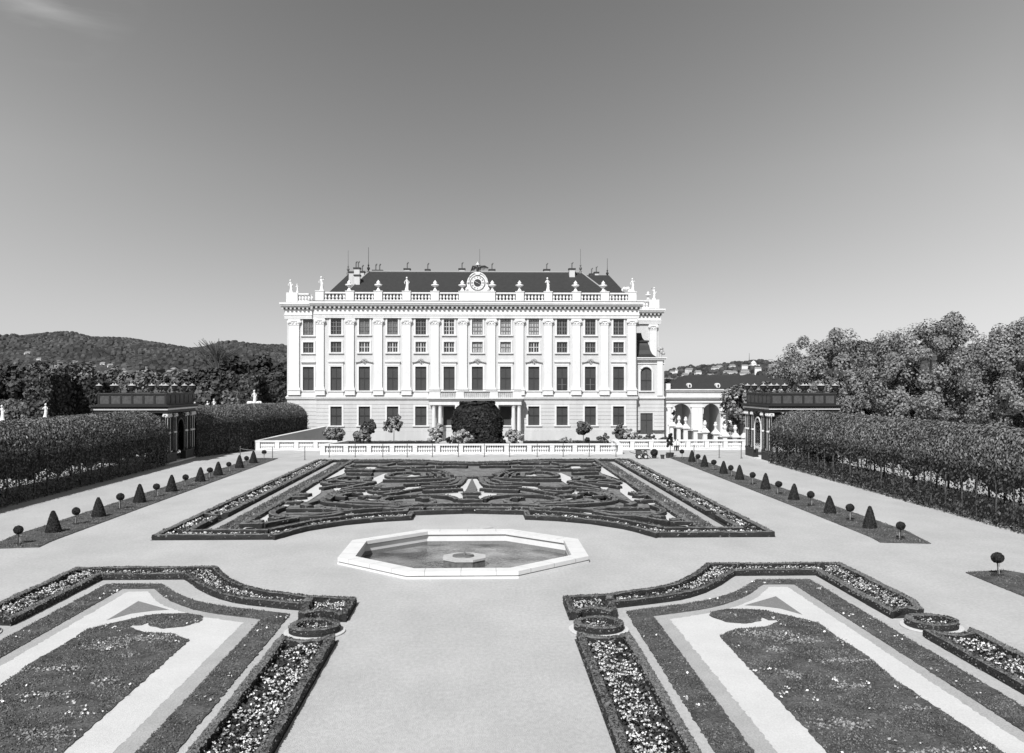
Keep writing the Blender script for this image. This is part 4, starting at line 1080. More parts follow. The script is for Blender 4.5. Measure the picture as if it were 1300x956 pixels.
# --- portico with balcony
PO = P-1.75
po = MB(); x0, x1 = X(545,PO), X(662,PO); zt = Z(506.3,604,PO); zb = Z(509,604,PO)
po.box(x0-.15,x1+.15,PO-.2,P-.3,zb+.1,zt-.003); po.box(x0-.3,x1+.3,PO-.35,P-.3,zt,zt+.16)
po.box(x0,x1,PO,PO+.35,zb-.55,zb+.097); po.box(x0,x0+.35,PO+.352,P-.2,zb-.55,zb+.097); po.box(x1-.35,x1,PO+.352,P-.2,zb-.55,zb+.097)
bal_ = po.obj('balcony', M['trim'], pal)
ppt = Z(496.6,604,PO)
mb = MB()
for ua, ub in ((545,559),(579,589),(622,632),(651,662)): mb.box(X(ua,PO),X(ub,PO),PO-.12,PO+.25,zt+.163,ppt-.06)
mb.box(x0-.05,x1+.05,PO-.16,PO+.29,ppt-.058,ppt)
mb.obj('balcony_parapet', M['trim'], bal_)
mb = MB(); mb.box(x0+.1,x1-.1,PO+.02,PO+.12,zt+.165,ppt-.062)
for k in range(46):
    xx = x0+.2+(x1-x0-.4)*k/45; mb.tube([(xx,PO-.02,zt+.2),(xx+.06*math.sin(k),PO-.03,(zt+ppt)/2),(xx,PO-.02,ppt-.08)], .045, 4)
mb.obj('balcony_fretwork', M['pier'], bal_)
MB().tube([(x0,PO,ppt+.22),(x1,PO,ppt+.22)], .03, 5).obj('handrail', M['rod'], bal_)
cprof = [(.42,0),(.42,.16),(.34,.22),(.31,.35),(.33,1.6),(.29,4.2),(.27,4.9),(.33,4.98),(.30,5.06),(.40,5.2),(.44,5.3)]
ztop = zb-.56
k = ztop/5.3; colm = MB().lathe([(r*.85, z*k) for r, z in cprof], n=16).mesh('column', M['trim'], smooth=False)
for u in (549.5,557.5,653.2,660.3): inst('column', colm, pal, (X(u,PO)+(.12 if u < 600 else -.12),PO+.42,0))
for u in (583.5,627): MB().box(X(u,PO)-.5,X(u,PO)+.5,PO,PO+.9,0,ztop).obj('portico_pier', M['trim'], pal)
for u in (583.5,627): MB().box(X(u,PO)-.62,X(u,PO)+.62,PO-.1,PO+.8,ztop-.7,ztop-.002).obj('pier_capital', M['trim'], pal)
MB().box(x0-.3,x1+.3,PO-.6,P-.2,0,.25).obj('portico_step', M['pier'], pal)

# --- roof statues and urns
def urn_mesh(s=1.0, m='statue', name='stone_urn'):
    mb = MB(); mb.lathe([(.30,0),(.30,.12),(.24,.16),(.12,.40),(.10,.52),(.2,.6),(.44,.72),(.50,.80),(.48,.90),(.26,.94),(.22,1.02),(.27,1.12),(.26,1.22),(.12,1.36),(.05,1.5)], n=14)
    for k in range(8):
        a = k*PI/4; mb.ball((.42*math.cos(a),.42*math.sin(a),.83), .12, 6, 5)
    return mb.mesh(name, M[m], smooth=False)
urn_me = urn_mesh()
def statue_mesh(seed, h=1.9, arm=0, name='stone_statue'):
    R = random.Random(seed); mb = MB(); lean = R.uniform(-.07,.07)
    prof = [(.30,0,0),(.31,.10,0),(.27,.13,0),(.22,.35,.02),(.20,.6,.05),(.19,.85,.07),(.21,1.0,.06),(.15,1.15,.03),(.17,1.32,.0),(.20,1.46,-.02),(.13,1.55,-.02),(.06,1.60,-.02),(.06,1.66,-.02)]
    n = 12; vs = []; fs = []
    for i, (r, z, o) in enumerate(prof):
        for k in range(n):
            a = 2*PI*k/n; fold = 1+.12*math.sin(a*5+z*3+seed)*(1 if .15 < z < 1.1 else .2)
            vs.append((r*fold*math.cos(a)+o+lean*z, r*.78*fold*math.sin(a), z))
    for i in range(len(prof)-1):
        for k in range(n): fs.append((i*n+k, i*n+(k+1)%n, (i+1)*n+(k+1)%n, (i+1)*n+k))
    fs.append(tuple(range((len(prof)-1)*n, len(prof)*n))); mb.add(vs, fs)
    hx = lean*1.75-.02; mb.ball((hx,-.03,1.78), .125, 10, 8, 1.2); mb.ball((hx,.02,1.84), .13, 8, 6, .9)
    for s in (-1,1):
        sh = (lean*1.45+s*.20-.02,0,1.45)
        if (arm == 1 and s > 0) or (arm == 2 and s < 0): pts = [sh,(sh[0]+s*.18,-.08,1.52),(sh[0]+s*.22,-.12,1.8)]
        elif arm == 3: pts = [sh,(sh[0]+s*.12,-.1,1.2),(sh[0]-s*.08,-.28,1.25)]
        else: pts = [sh,(sh[0]+s*.12,-.02,1.18),(sh[0]+s*.05,-.16,.98)]
        mb.tube(pts, [.07,.055,.04], 6)
    me_ = mb.mesh(name, M['statue'], smooth=True)
    me_.transform(mathutils.Matrix.Scale(h/1.95, 4)); return me_
import mathutils
for v in ((443.5,P,'first'),(480.5,P,'second'),(552.5,P,'third'),(587,P,'fourth'),(625,P,'fifth'),(659.5,P,'sixth'),(730.5,P,'seventh'),(765.7,P,'eighth')):
    u, Y, n = v
    o = bpy.data.objects.new('stone_urn', urn_me); C.objects.link(o); o.location = (X(u,Y), Y-.2, ZPT)
    extra = ' by the clock' if n in ('fourth','fifth') else ''
    tag(o, 'white stone urn on the palace roof, %s urn from the left%s' % (n, extra), 'urn', 'stone urns on the roof balustrade')
for k, (u, Y, z, h, arm, lab) in enumerate((
    (370,PL_,ZBT+.08,1.85,0,'slim white statue at the far left corner of the palace roof'),
    (378,PL_,ZBT+.08,1.25,3,'small crouching white figure next to the far left corner statue of the palace roof'),
    (408.8,P,ZPT,2.0,1,'white statue with raised arm at the left end of the main roof balustrade'),
    (516.6,P,ZPT,1.95,0,'white statue on the roof balustrade halfway between left corner and clock'),
    (695.5,P,ZPT,1.95,3,'white statue on the roof balustrade halfway between clock and right corner'),
    (803,P,ZPT,1.9,1,'white statue with raised arm at the right end of the main roof balustrade'),
    (830,PR,ZBT+.08,1.9,2,'slim white statue at the far right rear corner of the palace roof'))):
    o = bpy.data.objects.new('stone_statue', statue_mesh(k*3+1, h, arm)); C.objects.link(o); o.location = (X(u,Y), Y-.2, z)
    tag(o, lab, 'statue', 'statues on the palace roof')
mb = MB()
for k in range(9): mb.ball((random.uniform(-.5,.5), random.uniform(-.2,.2), .2+random.uniform(0,.55)), .24, 7, 5)
o = mb.obj('carved_trophy', M['statue'], loc=(X(795.5,P), P+.1, ZBT)); tag(o, 'white carved trophy group left of the right end statue on the palace roof', 'sculpture')
o = bpy.data.objects.new('stone_urn', urn_me); C.objects.link(o); o.location = (X(822.5,PR), PR-.2, ZBT+.08); o.scale = (.85,.85,.85); tag(o, 'small white stone urn on the lower right rear balustrade of the palace', 'urn')

# ================================================================== ARCADE WING
PB = P+2.5
arc_t = thing('arcade_wing', 'low white arcade wing with tall arched passages and a dark roof right of the palace', 'arcade')
xA0, xA1 = X(843.5,PB), X(1030,PB); zA = Z(494.5,900,PB)
mb = MB(); opn = [(X(852.3,PB),X(877.5,PB)),(X(892,PB),X(914,PB)),(X(929,PB),X(953,PB)),(X(967,PB),X(991,PB))]; zO = Z(512,880,PB); D = 6.5
xs = [xA0]+[v for o in opn for v in o]+[xA1]
for a, b in zip(xs[::2], xs[1::2]):
    mb.box(a,b,PB,PB+D,0,zO-.003)
mb.box(xA0,xA1,PB,PB+D,zO,zA)
arc_w = mb.obj('wall', M['wall'], arc_t)
mb = MB()
for a, b in opn:                                           # rear wall with narrower round arches
    mb = MB()
    r = (b-a)/2*.62; xc = (a+b)/2-.3; zs = zO-r-.35; nn = 12
    pts = [(a,zO)]+[(a,0),(xc-r,0)]+[(xc-r*math.cos(PI*k/nn), zs+r*math.sin(PI*k/nn)) for k in range(nn+1)]+[(xc+r,0),(b,0),(b,zO)]
    T_ = tess(pts); mb.add([(p[0],PB+D-.4,p[1]) for p in pts]+[(p[0],PB+D-.02,p[1]) for p in pts], [t for t in T_]+[tuple(i+len(pts) for i in t[::-1]) for t in T_]); mb.obj('arch_wall', M['wall'], arc_t)
for a, b in opn:                                           # depressed arches on the garden front
    mb = MB()
    rx, rzz, nn = (b-a)/2-.03, 1.35, 14; xc = (a+b)/2; zs = zO-rzz-.06
    pts = [(a,zO-.004),(a,zs)]+[(xc-rx*math.cos(PI*k/nn), zs+rzz*math.sin(PI*k/nn)) for k in range(nn+1)]+[(b,zs),(b,zO-.004)]
    T_ = tess(pts); mb.add([(p[0],PB+.03,p[1]) for p in pts]+[(p[0],PB+.6,p[1]) for p in pts], [t for t in T_]+[tuple(i+len(pts) for i in t[::-1]) for t in T_]+[(i,i+1,len(pts)+i+1,len(pts)+i) for i in range(1,len(pts)-2)]); mb.obj('arch_wall', M['wall'], arc_t)
mb = MB()
for a, b in zip(xs[::2], xs[1::2]):
    mb.box(a-.15,b+.15,PB-.16,PB-.003,zO-.55,zO-.35); mb.box(a+.08,b-.08,PB-.12,PB-.004,.8,zO-.553); mb.box(a-.06,b+.06,PB-.18,PB-.002,0,.797)
mb.box(xA0,xA1+.2,PB-.15,PB-.002,zO+.1,zO+.35); mb.box(xA0,xA1+.5,PB-.4,PB-.002,zO+.6,zO+.8); mb.box(xA0,xA1+.6,PB-.55,PB-.002,zO+.803,zO+.95); mb.box(xA0,xA1+.3,PB-.2,PB-.002,zA-.3,zA-.1); mb.box(xA0,xA1+.4,PB-.36,PB-.002,zA-.098,zA+.05)
mb.obj('cornice', M['trim'], arc_t)
yrr = PB+5.5; rz = Z(476.3,900,yrr)
r0 = X(848,PB)
mb = MB(); mb.add([(r0,PB-.2,zA+.06),(xA1,PB-.2,zA+.06),(xA1,PB+11,zA+.06),(r0,PB+11,zA+.06),(X(869,yrr),yrr,rz),(xA1-3,yrr,rz)], [(0,1,5,4),(1,2,5),(2,3,4,5),(3,0,4)]); ar = mb.obj('roof', M['roof'], arc_t)
for u in (874,910):
    xx = X(u,PB+1.2); zz = Z(489.7,u,PB+1.2)
    mb = MB(); pts = [(xx+.30*math.cos(2*PI*k/16), zz+.38*math.sin(2*PI*k/16)) for k in range(16)]; mb.xprism(pts, PB+.4, PB+1.6); o = mb.obj('dormer', M['trim'], ar)
    mb = MB(); mb.xprism([(xx+.14*math.cos(2*PI*k/12), zz+.2*math.sin(2*PI*k/12)) for k in range(12)], PB+.37, PB+.399); mb.obj('dormer_opening', M['metal'], o)
MB().box(X(843.5,PB)+.1,X(851,PB),PB-.1,PB+1.0,zA+.062,zA+.85).obj('parapet_block', M['trim'], arc_t)
# bright court facade behind the arches
ct = thing('court_building', 'sunlit pale building of the court glimpsed through the arches of the arcade', 'building')
Yc = P+42; MB().box(16,62,Yc,Yc+10,0,6.6).obj('wall', M['courtwall'], ct)
for k in range(11):
    for zz in (.6,3.6):
        o = MB().box(20+3.6*k,21.3+3.6*k,Yc-.05,Yc-.003,zz,zz+2.0).obj('window', M['shutter'], ct)
        MB().box(20.6+3.6*k,20.7+3.6*k,Yc-.08,Yc-.051,zz,zz+2.0).obj('glazing_bar', M['sash_w'], o)
mb = MB(); mb.add([(15.5,Yc-.5,6.6),(62.5,Yc-.5,6.6),(62.5,Yc+10.5,6.6),(15.5,Yc+10.5,6.6),(19,Yc+5,8.2),(58,Yc+5,8.2)], [(0,1,5,4),(1,2,5),(2,3,4,5),(3,0,4)]); mb.obj('roof', M['roof'], ct)
for k, u in enumerate((857,866,899,908)):
    tree('court_tree', 'young dark tree behind the %s arcade arch, %s tree of two' % ('first' if k < 2 else 'second', 'left' if k % 2 == 0 else 'right'), (X(u,P+24),P+24,0), 4.8 if k % 2 else 3.8, 1.8, M['midleaf'], 12, 30, .3, .07, .45, group='young trees in the court')

# ================================================================== GARDEN BALUSTRADES
gb_me = bal_mesh(.58, .88, 'baluster', 'stone', 8)
def garden_bal(label, p0, p1, z0, z1, ngroups, per, first=True):
    """stone balustrade from p0 to p1; base z0, top z1"""
    t = thing('balustrade', label, 'balustrade', (p0[0],p0[1],0), 'stone balustrades in front of the palace')
    d = np.array(p1)-np.array(p0); L = float(np.linalg.norm(d)); t.rotation_euler[2] = math.atan2(d[1], d[0])
    h = z1-z0
    MB().box(0,L,-.26,.26,-.02+z0,z0+.22*h).obj('plinth', M['stone'], t)
    MB().box(-.03,L+.03,-.27,.27,z1-.15*h,z1).obj('rail', M['stone'], t)
    pw = .52; g = (L-pw)/ngroups
    pme = MB().box(0,pw,-.24,.24,z0+.221*h,z1-.151*h).mesh('pier', M['stone'])
    for k in range(ngroups+1): inst('pier', pme, t, (k*g,0,0))
    sc = (.63*h)/.58
    for k in range(ngroups):
        for j in range(per):
            inst('baluster', gb_me, t, (k*g+pw+(g-pw)*(j+.9)/(per+.8), 0, z0+.221*h), (1.05,1.05,sc))
    return t
YF = 106.3
zF0, zF1 = 0.0, Z(563.4,600,YF)
xF0, xF1 = X(407,YF), X(790,YF)
garden_bal('long front section of white stone balustrade across the garden before the palace', (xF0,YF), (xF1,YF), 0, zF1, 13, 7)
YL = 113.2; xB0 = X(325,YL); xB1 = X(428,YL)
garden_bal('left rear section of white stone balustrade beside the retaining wall', (xB0,YL), (xB1,YL), 0, zF1+.02, 4, 8)
garden_bal('right rear section of white stone balustrade before the gate piers', (X(776,YL),YL), (X(947,YL),YL), 0, zF1+.02, 7, 7)
garden_bal('short return of the balustrade joining front and left rear sections', (xF0+.3,YF+.3), (xF0+2.0,YL-.3), 0, zF1-.02, 2, 7)
garden_bal('short return of the balustrade joining front and right rear sections', (xF1-.3,YF+.3), (X(777,YL)+.3,YL-.3), 0, zF1-.02, 2, 7)
# sloping retaining wall on the left
p0 = (xB0-.1, YL+.3); p1 = (X(412,127.4), 127.4); z0_, z1_ = zF1, Z(541.2,412,127.4)
def slopewall(name, p0, p1, za, zb, w, m, zb0=0.0, zb1=0.0, parent=None):
    d = np.array(p1)-np.array(p0); L = np.linalg.norm(d); nrm = np.array((-d[1],d[0]))/L*w/2
    a, b, c, e = np.array(p0)+nrm, np.array(p0)-nrm, np.array(p1)-nrm, np.array(p1)+nrm
    mb = MB(); mb.add([(*a,zb0),(*b,zb0),(*c,zb1),(*e,zb1),(*a,za),(*b,za),(*c,zb),(*e,zb)], [(0,1,2,3)[::-1],(4,5,6,7),(0,4,5,1)[::-1],(1,5,6,2)[::-1],(2,6,7,3)[::-1],(3,7,4,0)[::-1]])
    return mb.obj(name, M[m], parent)
rw = thing('retaining_wall', 'grey sloping garden wall with bright coping running back to the palace beside the clipped hedge', 'wall')
slopewall('wall', p0, p1, z0_-.12, z1_-.12, .45, 'stone', parent=rw); slopewall('coping', p0, p1, z0_, z1_, .6, 'stone', z0_-.118, z1_-.118, parent=rw)
# ================================================================== ROPE FENCE
def post_mesh():
    return MB().lathe([(.14,0),(.14,.02),(.04,.04),(.035,.95),(.06,.97),(.06,1.0),(.02,1.05)], n=8)
pmesh = MB().lathe([(.13,0),(.13,.02),(.045,.04),(.04,1.35),(.06,1.37),(.03,1.45)], n=8).mesh('post', M['post'])
def rope_fence(label, pts, nr=3):
    t = thing('rope_fence', label, 'fence', (pts[0][0], pts[0][1], 0), 'rope fences before the balustrade')
    L = [(p[0]-pts[0][0], p[1]-pts[0][1]) for p in pts]
    for p in L: inst('post', pmesh, t, (p[0],p[1],0))
    for a, b in zip(L[:-1], L[1:]):
        for h in (.4,.8,1.2)[:nr]:
            q = [(a[0]+(b[0]-a[0])*k/8, a[1]+(b[1]-a[1])*k/8, h-.16*4*(k/8)*(1-k/8)) for k in range(9)]
            MB().tube(q, .016, 4).obj('rope', M['rope'], t)
rope_fence('rope fence of thin posts in front of the left rear balustrade', [G(305,584),G(346,584.5),G(387,584)])
rope_fence('long rope fence of thin posts along the front balustrade', [(X(u,102.6),102.6) for u in (418,451,486,517,549,582,615,647,682,715,748,782)])
rope_fence('rope fence of thin posts between the garden cart and the right trellis pavilion', [G(881,581.5),G(913,581.5),G(941,582)])
# ================================================================== GATE PIERS WITH URNS
uu = [(853,541,1),(862,542.5,1),(870.5,544,1),(883,546,0),(895,549,1),(908.5,551,1),(920.5,554,1),(933.5,556.5,1),(945,558.5,0)]
gm1 = MB().box(-.3,.3,-.3,.3,0,1.0).mesh('shaft', M['stone'])
prev = None
cap = MB(); cap.box(-.50,.50,-.50,.50,0,.16); cap.add([(-.46,-.46,.162),(.46,-.46,.162),(.46,.46,.162),(-.46,.46,.162),(-.14,-.14,.62),(.14,-.14,.62),(.14,.14,.62),(-.14,.14,.62)], [(0,1,5,4),(1,2,6,5),(2,3,7,6),(3,0,4,7),(4,5,6,7)])
capme = cap.mesh('cap', M['stone'])
vz = MB().lathe([(.10,0),(.16,.08),(.12,.2),(.24,.45),(.26,.62),(.15,.72),(.2,.82),(.08,.95)], n=12).mesh('urn_finial', M['statue'])
pl = []
for k, (u, v, hasurn) in enumerate(uu):
    Y = 126-(9.5*(k/8)); x = X(u,Y); z = max(1.25, Z(v,u,Y)); pl.append((x,Y,z))
    t = thing('gate_pier', 'white gate pier with pyramid cap%s, %s pier of the row from the palace' % (' and urn' if hasurn else ' alone', ORD[k]), 'gate pier', (x,Y,0), 'gate piers before the arcade')
    inst('shaft', gm1, t, (0,0,0), (1,1,z-.002)); inst('cap', capme, t, (0,0,z))
    if hasurn: inst('urn', vz, t, (0,0,z+.622))
for k, (a, b) in enumerate(zip(pl[:-1], pl[1:])):
    d = np.array(b[:2])-np.array(a[:2]); L = float(np.linalg.norm(d)); ang = math.atan2(d[1], d[0]); zt = min(a[2],b[2])-.25
    t = thing('iron_railing', 'dark railing panel between the %s and %s gate piers from the palace' % (ORD[k], ORD[k+1]), 'railing', (a[0],a[1],0), 'railings between the gate piers', ang)
    mb = MB()
    n = max(3,int((L-.7)/.12))
    for q in range(n): xx = .35+(L-.7)*(q+.5)/n; mb.box(xx-.035,xx+.035,-.03,.03,.1,zt)
    mb.obj('bars', M['metal'], t); MB().box(.3,L-.3,-.05,.05,zt+.002,zt+.12).obj('top_rail', M['metal'], t)

# ================================================================== HEDGE TUNNELS
def tunnel(label, p0, p1, width, side, h=5.4, spring=3.1, dens=55, low=1.2, lowd=1.0, leafm='hedgeleaf', up=.3, gk=.55, fill=.10, shell=None):
    """clipped arched arbour from p0 to p1 (its garden-side base line); side=+1 if the tunnel lies towards +x"""
    t = thing('hedge_tunnel', label, 'hedge', (p0[0],p0[1],0), 'arched hedge tunnels either side of the garden')
    d = np.array(p1,float)-np.array(p0,float); L = float(np.linalg.norm(d)); d /= L; nx = np.array((d[1],-d[0]))
    if nx[0]*side < 0: nx = -nx
    ncs = 13; prof = []
    for i in range(ncs+1):
        a = PI*i/ncs; prof.append((width/2-width/2*math.cos(a), spring+(h-spring)*math.sin(a)))
    n = int(L/.6); vs = []; fs = []
    sz = spring-.7 if shell is None else shell; sh = [(.12,sz)]+prof+[(width-.12,sz)]; k = len(sh)
    for i in range(n+1):
        for j, (w, z) in enumerate(sh):
            q = d*L*i/n+nx*w
            bmp = .10*math.sin(i*.7+j)+random.uniform(-.07,.07)
            zz = z+bmp*(1 if j not in (0,k-1) else 2.5)-.12
            vs.append((q[0],q[1],zz))
    for i in range(n):
        for j in range(k-1): fs.append((i*k+j,(i+1)*k+j,(i+1)*k+j+1,i*k+j+1) if side > 0 else (i*k+j,i*k+j+1,(i+1)*k+j+1,(i+1)*k+j))
    MB().add(vs, fs).obj('hedge_roof', M['hedge'], t)
    # leafage over the vault
    m = int(L*width*1.35*dens); a = PI*RNG.random(m); s = L*RNG.random(m)
    w = width/2-width/2*np.cos(a); z = spring+(h-spring)*np.sin(a)
    q = d[None]*s[:,None]+nx[None]*w[:,None]
    N_ = np.column_stack([nx[0]*-np.cos(a), nx[1]*-np.cos(a), np.sin(a)]); P = np.column_stack([q, z])+N_*(RNG.random(m)*.16-.08)[:,None]
    sl = np.column_stack([nx[0]*-np.cos(a)*.5+d[0]*.7, nx[1]*-np.cos(a)*.5+d[1]*.7, -.75*np.ones(m)])
    V = [cards(P, .075, aspect=2.6, Nn=N_*1.5, axis=np.cross(sl, N_))]
    # garden side and far side walls of leaves with gaps
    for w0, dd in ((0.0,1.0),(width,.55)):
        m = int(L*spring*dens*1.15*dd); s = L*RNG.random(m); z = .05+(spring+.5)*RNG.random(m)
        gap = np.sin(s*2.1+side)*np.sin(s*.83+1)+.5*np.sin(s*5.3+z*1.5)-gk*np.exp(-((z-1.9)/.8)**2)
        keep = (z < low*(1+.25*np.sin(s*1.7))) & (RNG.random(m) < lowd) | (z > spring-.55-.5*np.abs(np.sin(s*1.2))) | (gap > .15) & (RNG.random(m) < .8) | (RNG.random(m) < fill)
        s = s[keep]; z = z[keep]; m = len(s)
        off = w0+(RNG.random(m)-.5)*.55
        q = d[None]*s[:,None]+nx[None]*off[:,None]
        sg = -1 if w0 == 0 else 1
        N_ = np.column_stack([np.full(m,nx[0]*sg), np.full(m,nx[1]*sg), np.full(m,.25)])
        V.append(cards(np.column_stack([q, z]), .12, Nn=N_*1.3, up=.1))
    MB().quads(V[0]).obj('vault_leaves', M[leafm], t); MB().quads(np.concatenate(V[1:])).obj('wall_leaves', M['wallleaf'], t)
    stm = MB().tube([(0,0,0),(.05,.06,spring*.5),(0,0,spring)], [.09,.06,.05], 5).mesh('stem', M['bark']); s = .6
    while s < L:
        for w in (.05, width-.05):
            q = d*s+nx*w; inst('stem', stm, t, (q[0],q[1],0), rz=s*2)
        s += 1.9
    return t
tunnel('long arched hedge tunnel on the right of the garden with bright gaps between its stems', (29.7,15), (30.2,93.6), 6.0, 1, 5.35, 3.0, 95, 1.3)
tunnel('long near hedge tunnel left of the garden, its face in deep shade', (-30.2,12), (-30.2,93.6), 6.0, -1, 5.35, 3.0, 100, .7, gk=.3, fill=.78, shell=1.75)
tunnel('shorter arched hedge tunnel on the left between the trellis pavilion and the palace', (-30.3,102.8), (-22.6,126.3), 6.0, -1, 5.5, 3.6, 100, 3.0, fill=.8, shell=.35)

# ================================================================== TRELLIS PAVILIONS
def pavilion(side):
    S = 'right' if side > 0 else 'left'
    t = thing('trellis_pavilion', 'dark wooden trellis pavilion with pale capitals and panelled parapet, %s side of the garden' % S, 'pavilion', (side*30.6 if side < 0 else 30.4, 94.0, 0), 'trellis pavilions')
    # local frame: garden face on x=0, body towards +x*side, y 0..8.7
    W = 8.7; s = side
    def bx(mb, a, b, c, d, e, f): return mb.box(s*a, s*b, c, d, e, f)
    mb = MB(); bx(mb,-.25,W+.25,-.25,W+.25,0,.12); mb.obj('step', M['stone'], t)
    mb = MB()
    for a, b, c, d in ((-.12,.6,-.12,2.9),(-.12,.6,W-2.9,W+.12),(W-.6,W+.12,-.12,2.9),(W-.6,W+.12,W-2.9,W+.12),(.602,2.6,-.12,.55),(W-2.6,W-.602,-.12,.55)): q_ = MB(); bx(q_,a,b,c,d,.123,.95); q_.obj('plinth', M['trellis'], t)
    mb = MB()
    for a, b, c, d in ((-.16,.64,-.16,2.94),(-.16,.64,W-2.94,W+.16),(.642,2.64,-.16,.59),(W-2.64,W-.642,-.16,.59)): q_ = MB(); bx(q_,a,b,c,d,.953,1.03); q_.obj('plinth_top', M['trellis_l'], t)
    # columns: pairs on each face
    ch = 5.15
    cm = MB().lathe([(.26,0),(.26,.1),(.19,.2),(.17,3.6),(.15,ch-1.03-.5)], n=12).mesh('column', M['trellis'])
    bm = MB()
    for k in range(26): bm.lathe([(.03,0),(.03,.07)], (.0,-.19,.3+k*.135), 5)
    bm = bm.mesh('bead_strip', M['trellis_w'])
    st = MB().box(-.035,.035,-.215,-.18,.2,3.6).mesh('pale_strip', M['trellis_w'])
    kap = MB(); kap.box(-.3,.3,-.3,.3,.30,.40)
    for a in (-1,1):
        for b in (-1,1): kap.ball((a*.24,b*.24,.19), .15, 8, 6)
    kap.lathe([(.17,0),(.22,.1),(.24,.3)], n=10); kap = kap.mesh('capital', M['trellis_w'])
    ros = MB().lathe([(.22,-.06),(.28,-.02),(.28,.1),(.22,.14)], n=12).mesh('collar', M['trellis_w'])
    cols = [(.05,.05),(.02,.75),(.02,2.55),(.02,W-2.55),(.02,W-.75),(.05,W-.05),(W-.05,.05),(W-.05,W-.05)]
    for i, (x, y) in enumerate(cols):
        o = inst('column', cm, t, (s*x,y,1.032)); inst('capital', kap, o, (0,0,ch-1.03-.50)); inst('collar', ros, o, (0,0,2.05)); inst('bead_strip', bm, o, (0,0,0))
        inst('pale_strip', st, o, (0,0,0), rz=s*-PI/2)
    # trellis walls: lattice of thin laths
    lat = MB()
    def lattice(face, a0, a1, z0, z1, hole=None):
        n = int((a1-a0+z1-z0)/.26)
        for sg in (1,-1):
            for k in range(n):
                c = k*.26
                # line z-z0 = sg*(a-a0) + off
                off = (c-(a1-a0)) if sg > 0 else c
                pts = []
                for a in np.arange(a0, a1+.001, (a1-a0)/24):
                    z = z0+sg*(a-a0)+off if sg > 0 else z0-(a-a0)+off
                    ok = z0 <= z <= z1 and not (hole and hole(a,z))
                    if ok: pts.append((a,z))
                    else:
                        if len(pts) > 1: emit(face, pts)
                        pts = []
                if len(pts) > 1: emit(face, pts)
    def emit(face, pts):
        (a,z), (b,w) = pts[0], pts[-1]; t_ = .022
        d = np.array((b-a,w-z)); d /= np.linalg.norm(d); nn = np.array((-d[1],d[0]))*t_
        q = [(a+nn[0],z+nn[1]),(b+nn[0],w+nn[1]),(b-nn[0],w-nn[1]),(a-nn[0],z-nn[1])]
        if face[0] == 'x': V = [(s*face[1],p[0],p[1]) for p in q]; V2 = [(s*(face[1]+.03),p[0],p[1]) for p in q]
        else: V = [(s*p[0],face[1],p[1]) for p in q]; V2 = [(s*p[0],face[1]+.03,p[1]) for p in q]
        lat.add(V+V2, [(0,1,2,3),(7,6,5,4),(0,4,5,1),(2,6,7,3)])
    Rr = 1.05; zsp = 3.35; yc = W/2
    hole = lambda a, z: abs(a-yc) < Rr and (z < zsp or (a-yc)**2+(z-zsp)**2 < Rr*Rr)
    lattice(('x',.02), .1, W-.1, 1.0, ch, hole)
    lattice(('y',.02), .1, W-.1, 1.0, ch, lambda a, z: abs(a-yc) < 1.4 and z < 4)
    lattice(('x',W-.05), .1, W-.1, 1.0, ch, hole); lattice(('y',W-.05), .1, W-.1, 1.0, ch, lambda a, z: abs(a-yc) < 1.4 and z < 4)
    lat.obj('lattice', M['trellis'], t)
    # dark wooden pilaster boards between column pairs, arch band
    mb = MB()
    for y0, y1 in ((.25,.55),(2.1,2.35),(W-2.35,W-2.1),(W-.55,W-.25),(.95,1.25),(W-1.25,W-.95)): bx(mb,.05,.12,y0,y1,.95,ch); mb.obj('board', M['trellis'], t); mb = MB()
    for q_ in ((.0,.14,.1,W/2-Rr-.12,3.02,3.16),(.0,.14,W/2+Rr+.12,W-.1,3.02,3.16),(.1,W-.1,.06,.14,ch-.35,ch-.2)):
        mb = MB(); bx(mb,*q_); mb.obj('rail_board', M['trellis'], t)
    for x in (.9,2.2,W-2.2,W-.9): mb = MB(); bx(mb,x-.12,x+.12,.06,.13,.95,ch); mb.obj('board', M['trellis'], t)
    arcp = [(s*-.04, yc+(Rr+.08)*math.cos(PI*k/16), zsp+(Rr+.08)*math.sin(PI*k/16)) for k in range(17)]
    MB().tube([(s*-.04,yc+Rr+.08,1.0)]+arcp+[(s*-.04,yc-Rr-.08,1.0)], .085, 6).obj('arch_band', M['trellis_w' if side > 0 else 'trellis_l'], t)
    mb = MB(); bx(mb,-.02,.1,.1,2.9,3.0,3.14) if False else None
    bx(mb,.4,3.0,-.10,-.02,3.08,3.2); bx(mb,W-3.0,W-.4,-.10,-.02,3.08,3.2); mb.obj('string_band', M['trellis_w'], t)
    # entablature, ceiling, parapet
    mb = MB(); bx(mb,-.22,W+.22,-.22,W+.22,ch,ch+.28); bx(mb,-.42,W+.42,-.42,W+.42,ch+.45,ch+.62); bx(mb,-.6,W+.6,-.6,W+.6,ch+.623,ch+.75)
    mb.obj('entablature', M['trellis'], t)
    mb = MB(); bx(mb,-.34,W+.34,-.36,W+.36,ch+.283,ch+.447); mb.obj('cornice_moulding', M['trellis_w'], t)
    zp0 = ch+.753; zp1 = zp0+1.15
    mb = MB()
    for a, b, c, d in ((0,W,0,.18),(0,W,W-.18,W),(0,.18,.182,W-.182),(W-.18,W,.182,W-.182)):
        bx(mb,a,b,c,d,zp0,zp0+.16); bx(mb,a,b,c,d,zp1-.14,zp1)
    for k in range(7):
        x = .12+(W-.24)*k/6
        for c in (0,W-.2): bx(mb,x-.12,x+.12,c+.003,c+.19,zp0+.161,zp1-.141)
        if 0 < k < 6:
            for c in (0,W-.2): bx(mb,c+.003,c+.19,x-.12,x+.12,zp0+.161,zp1-.141)
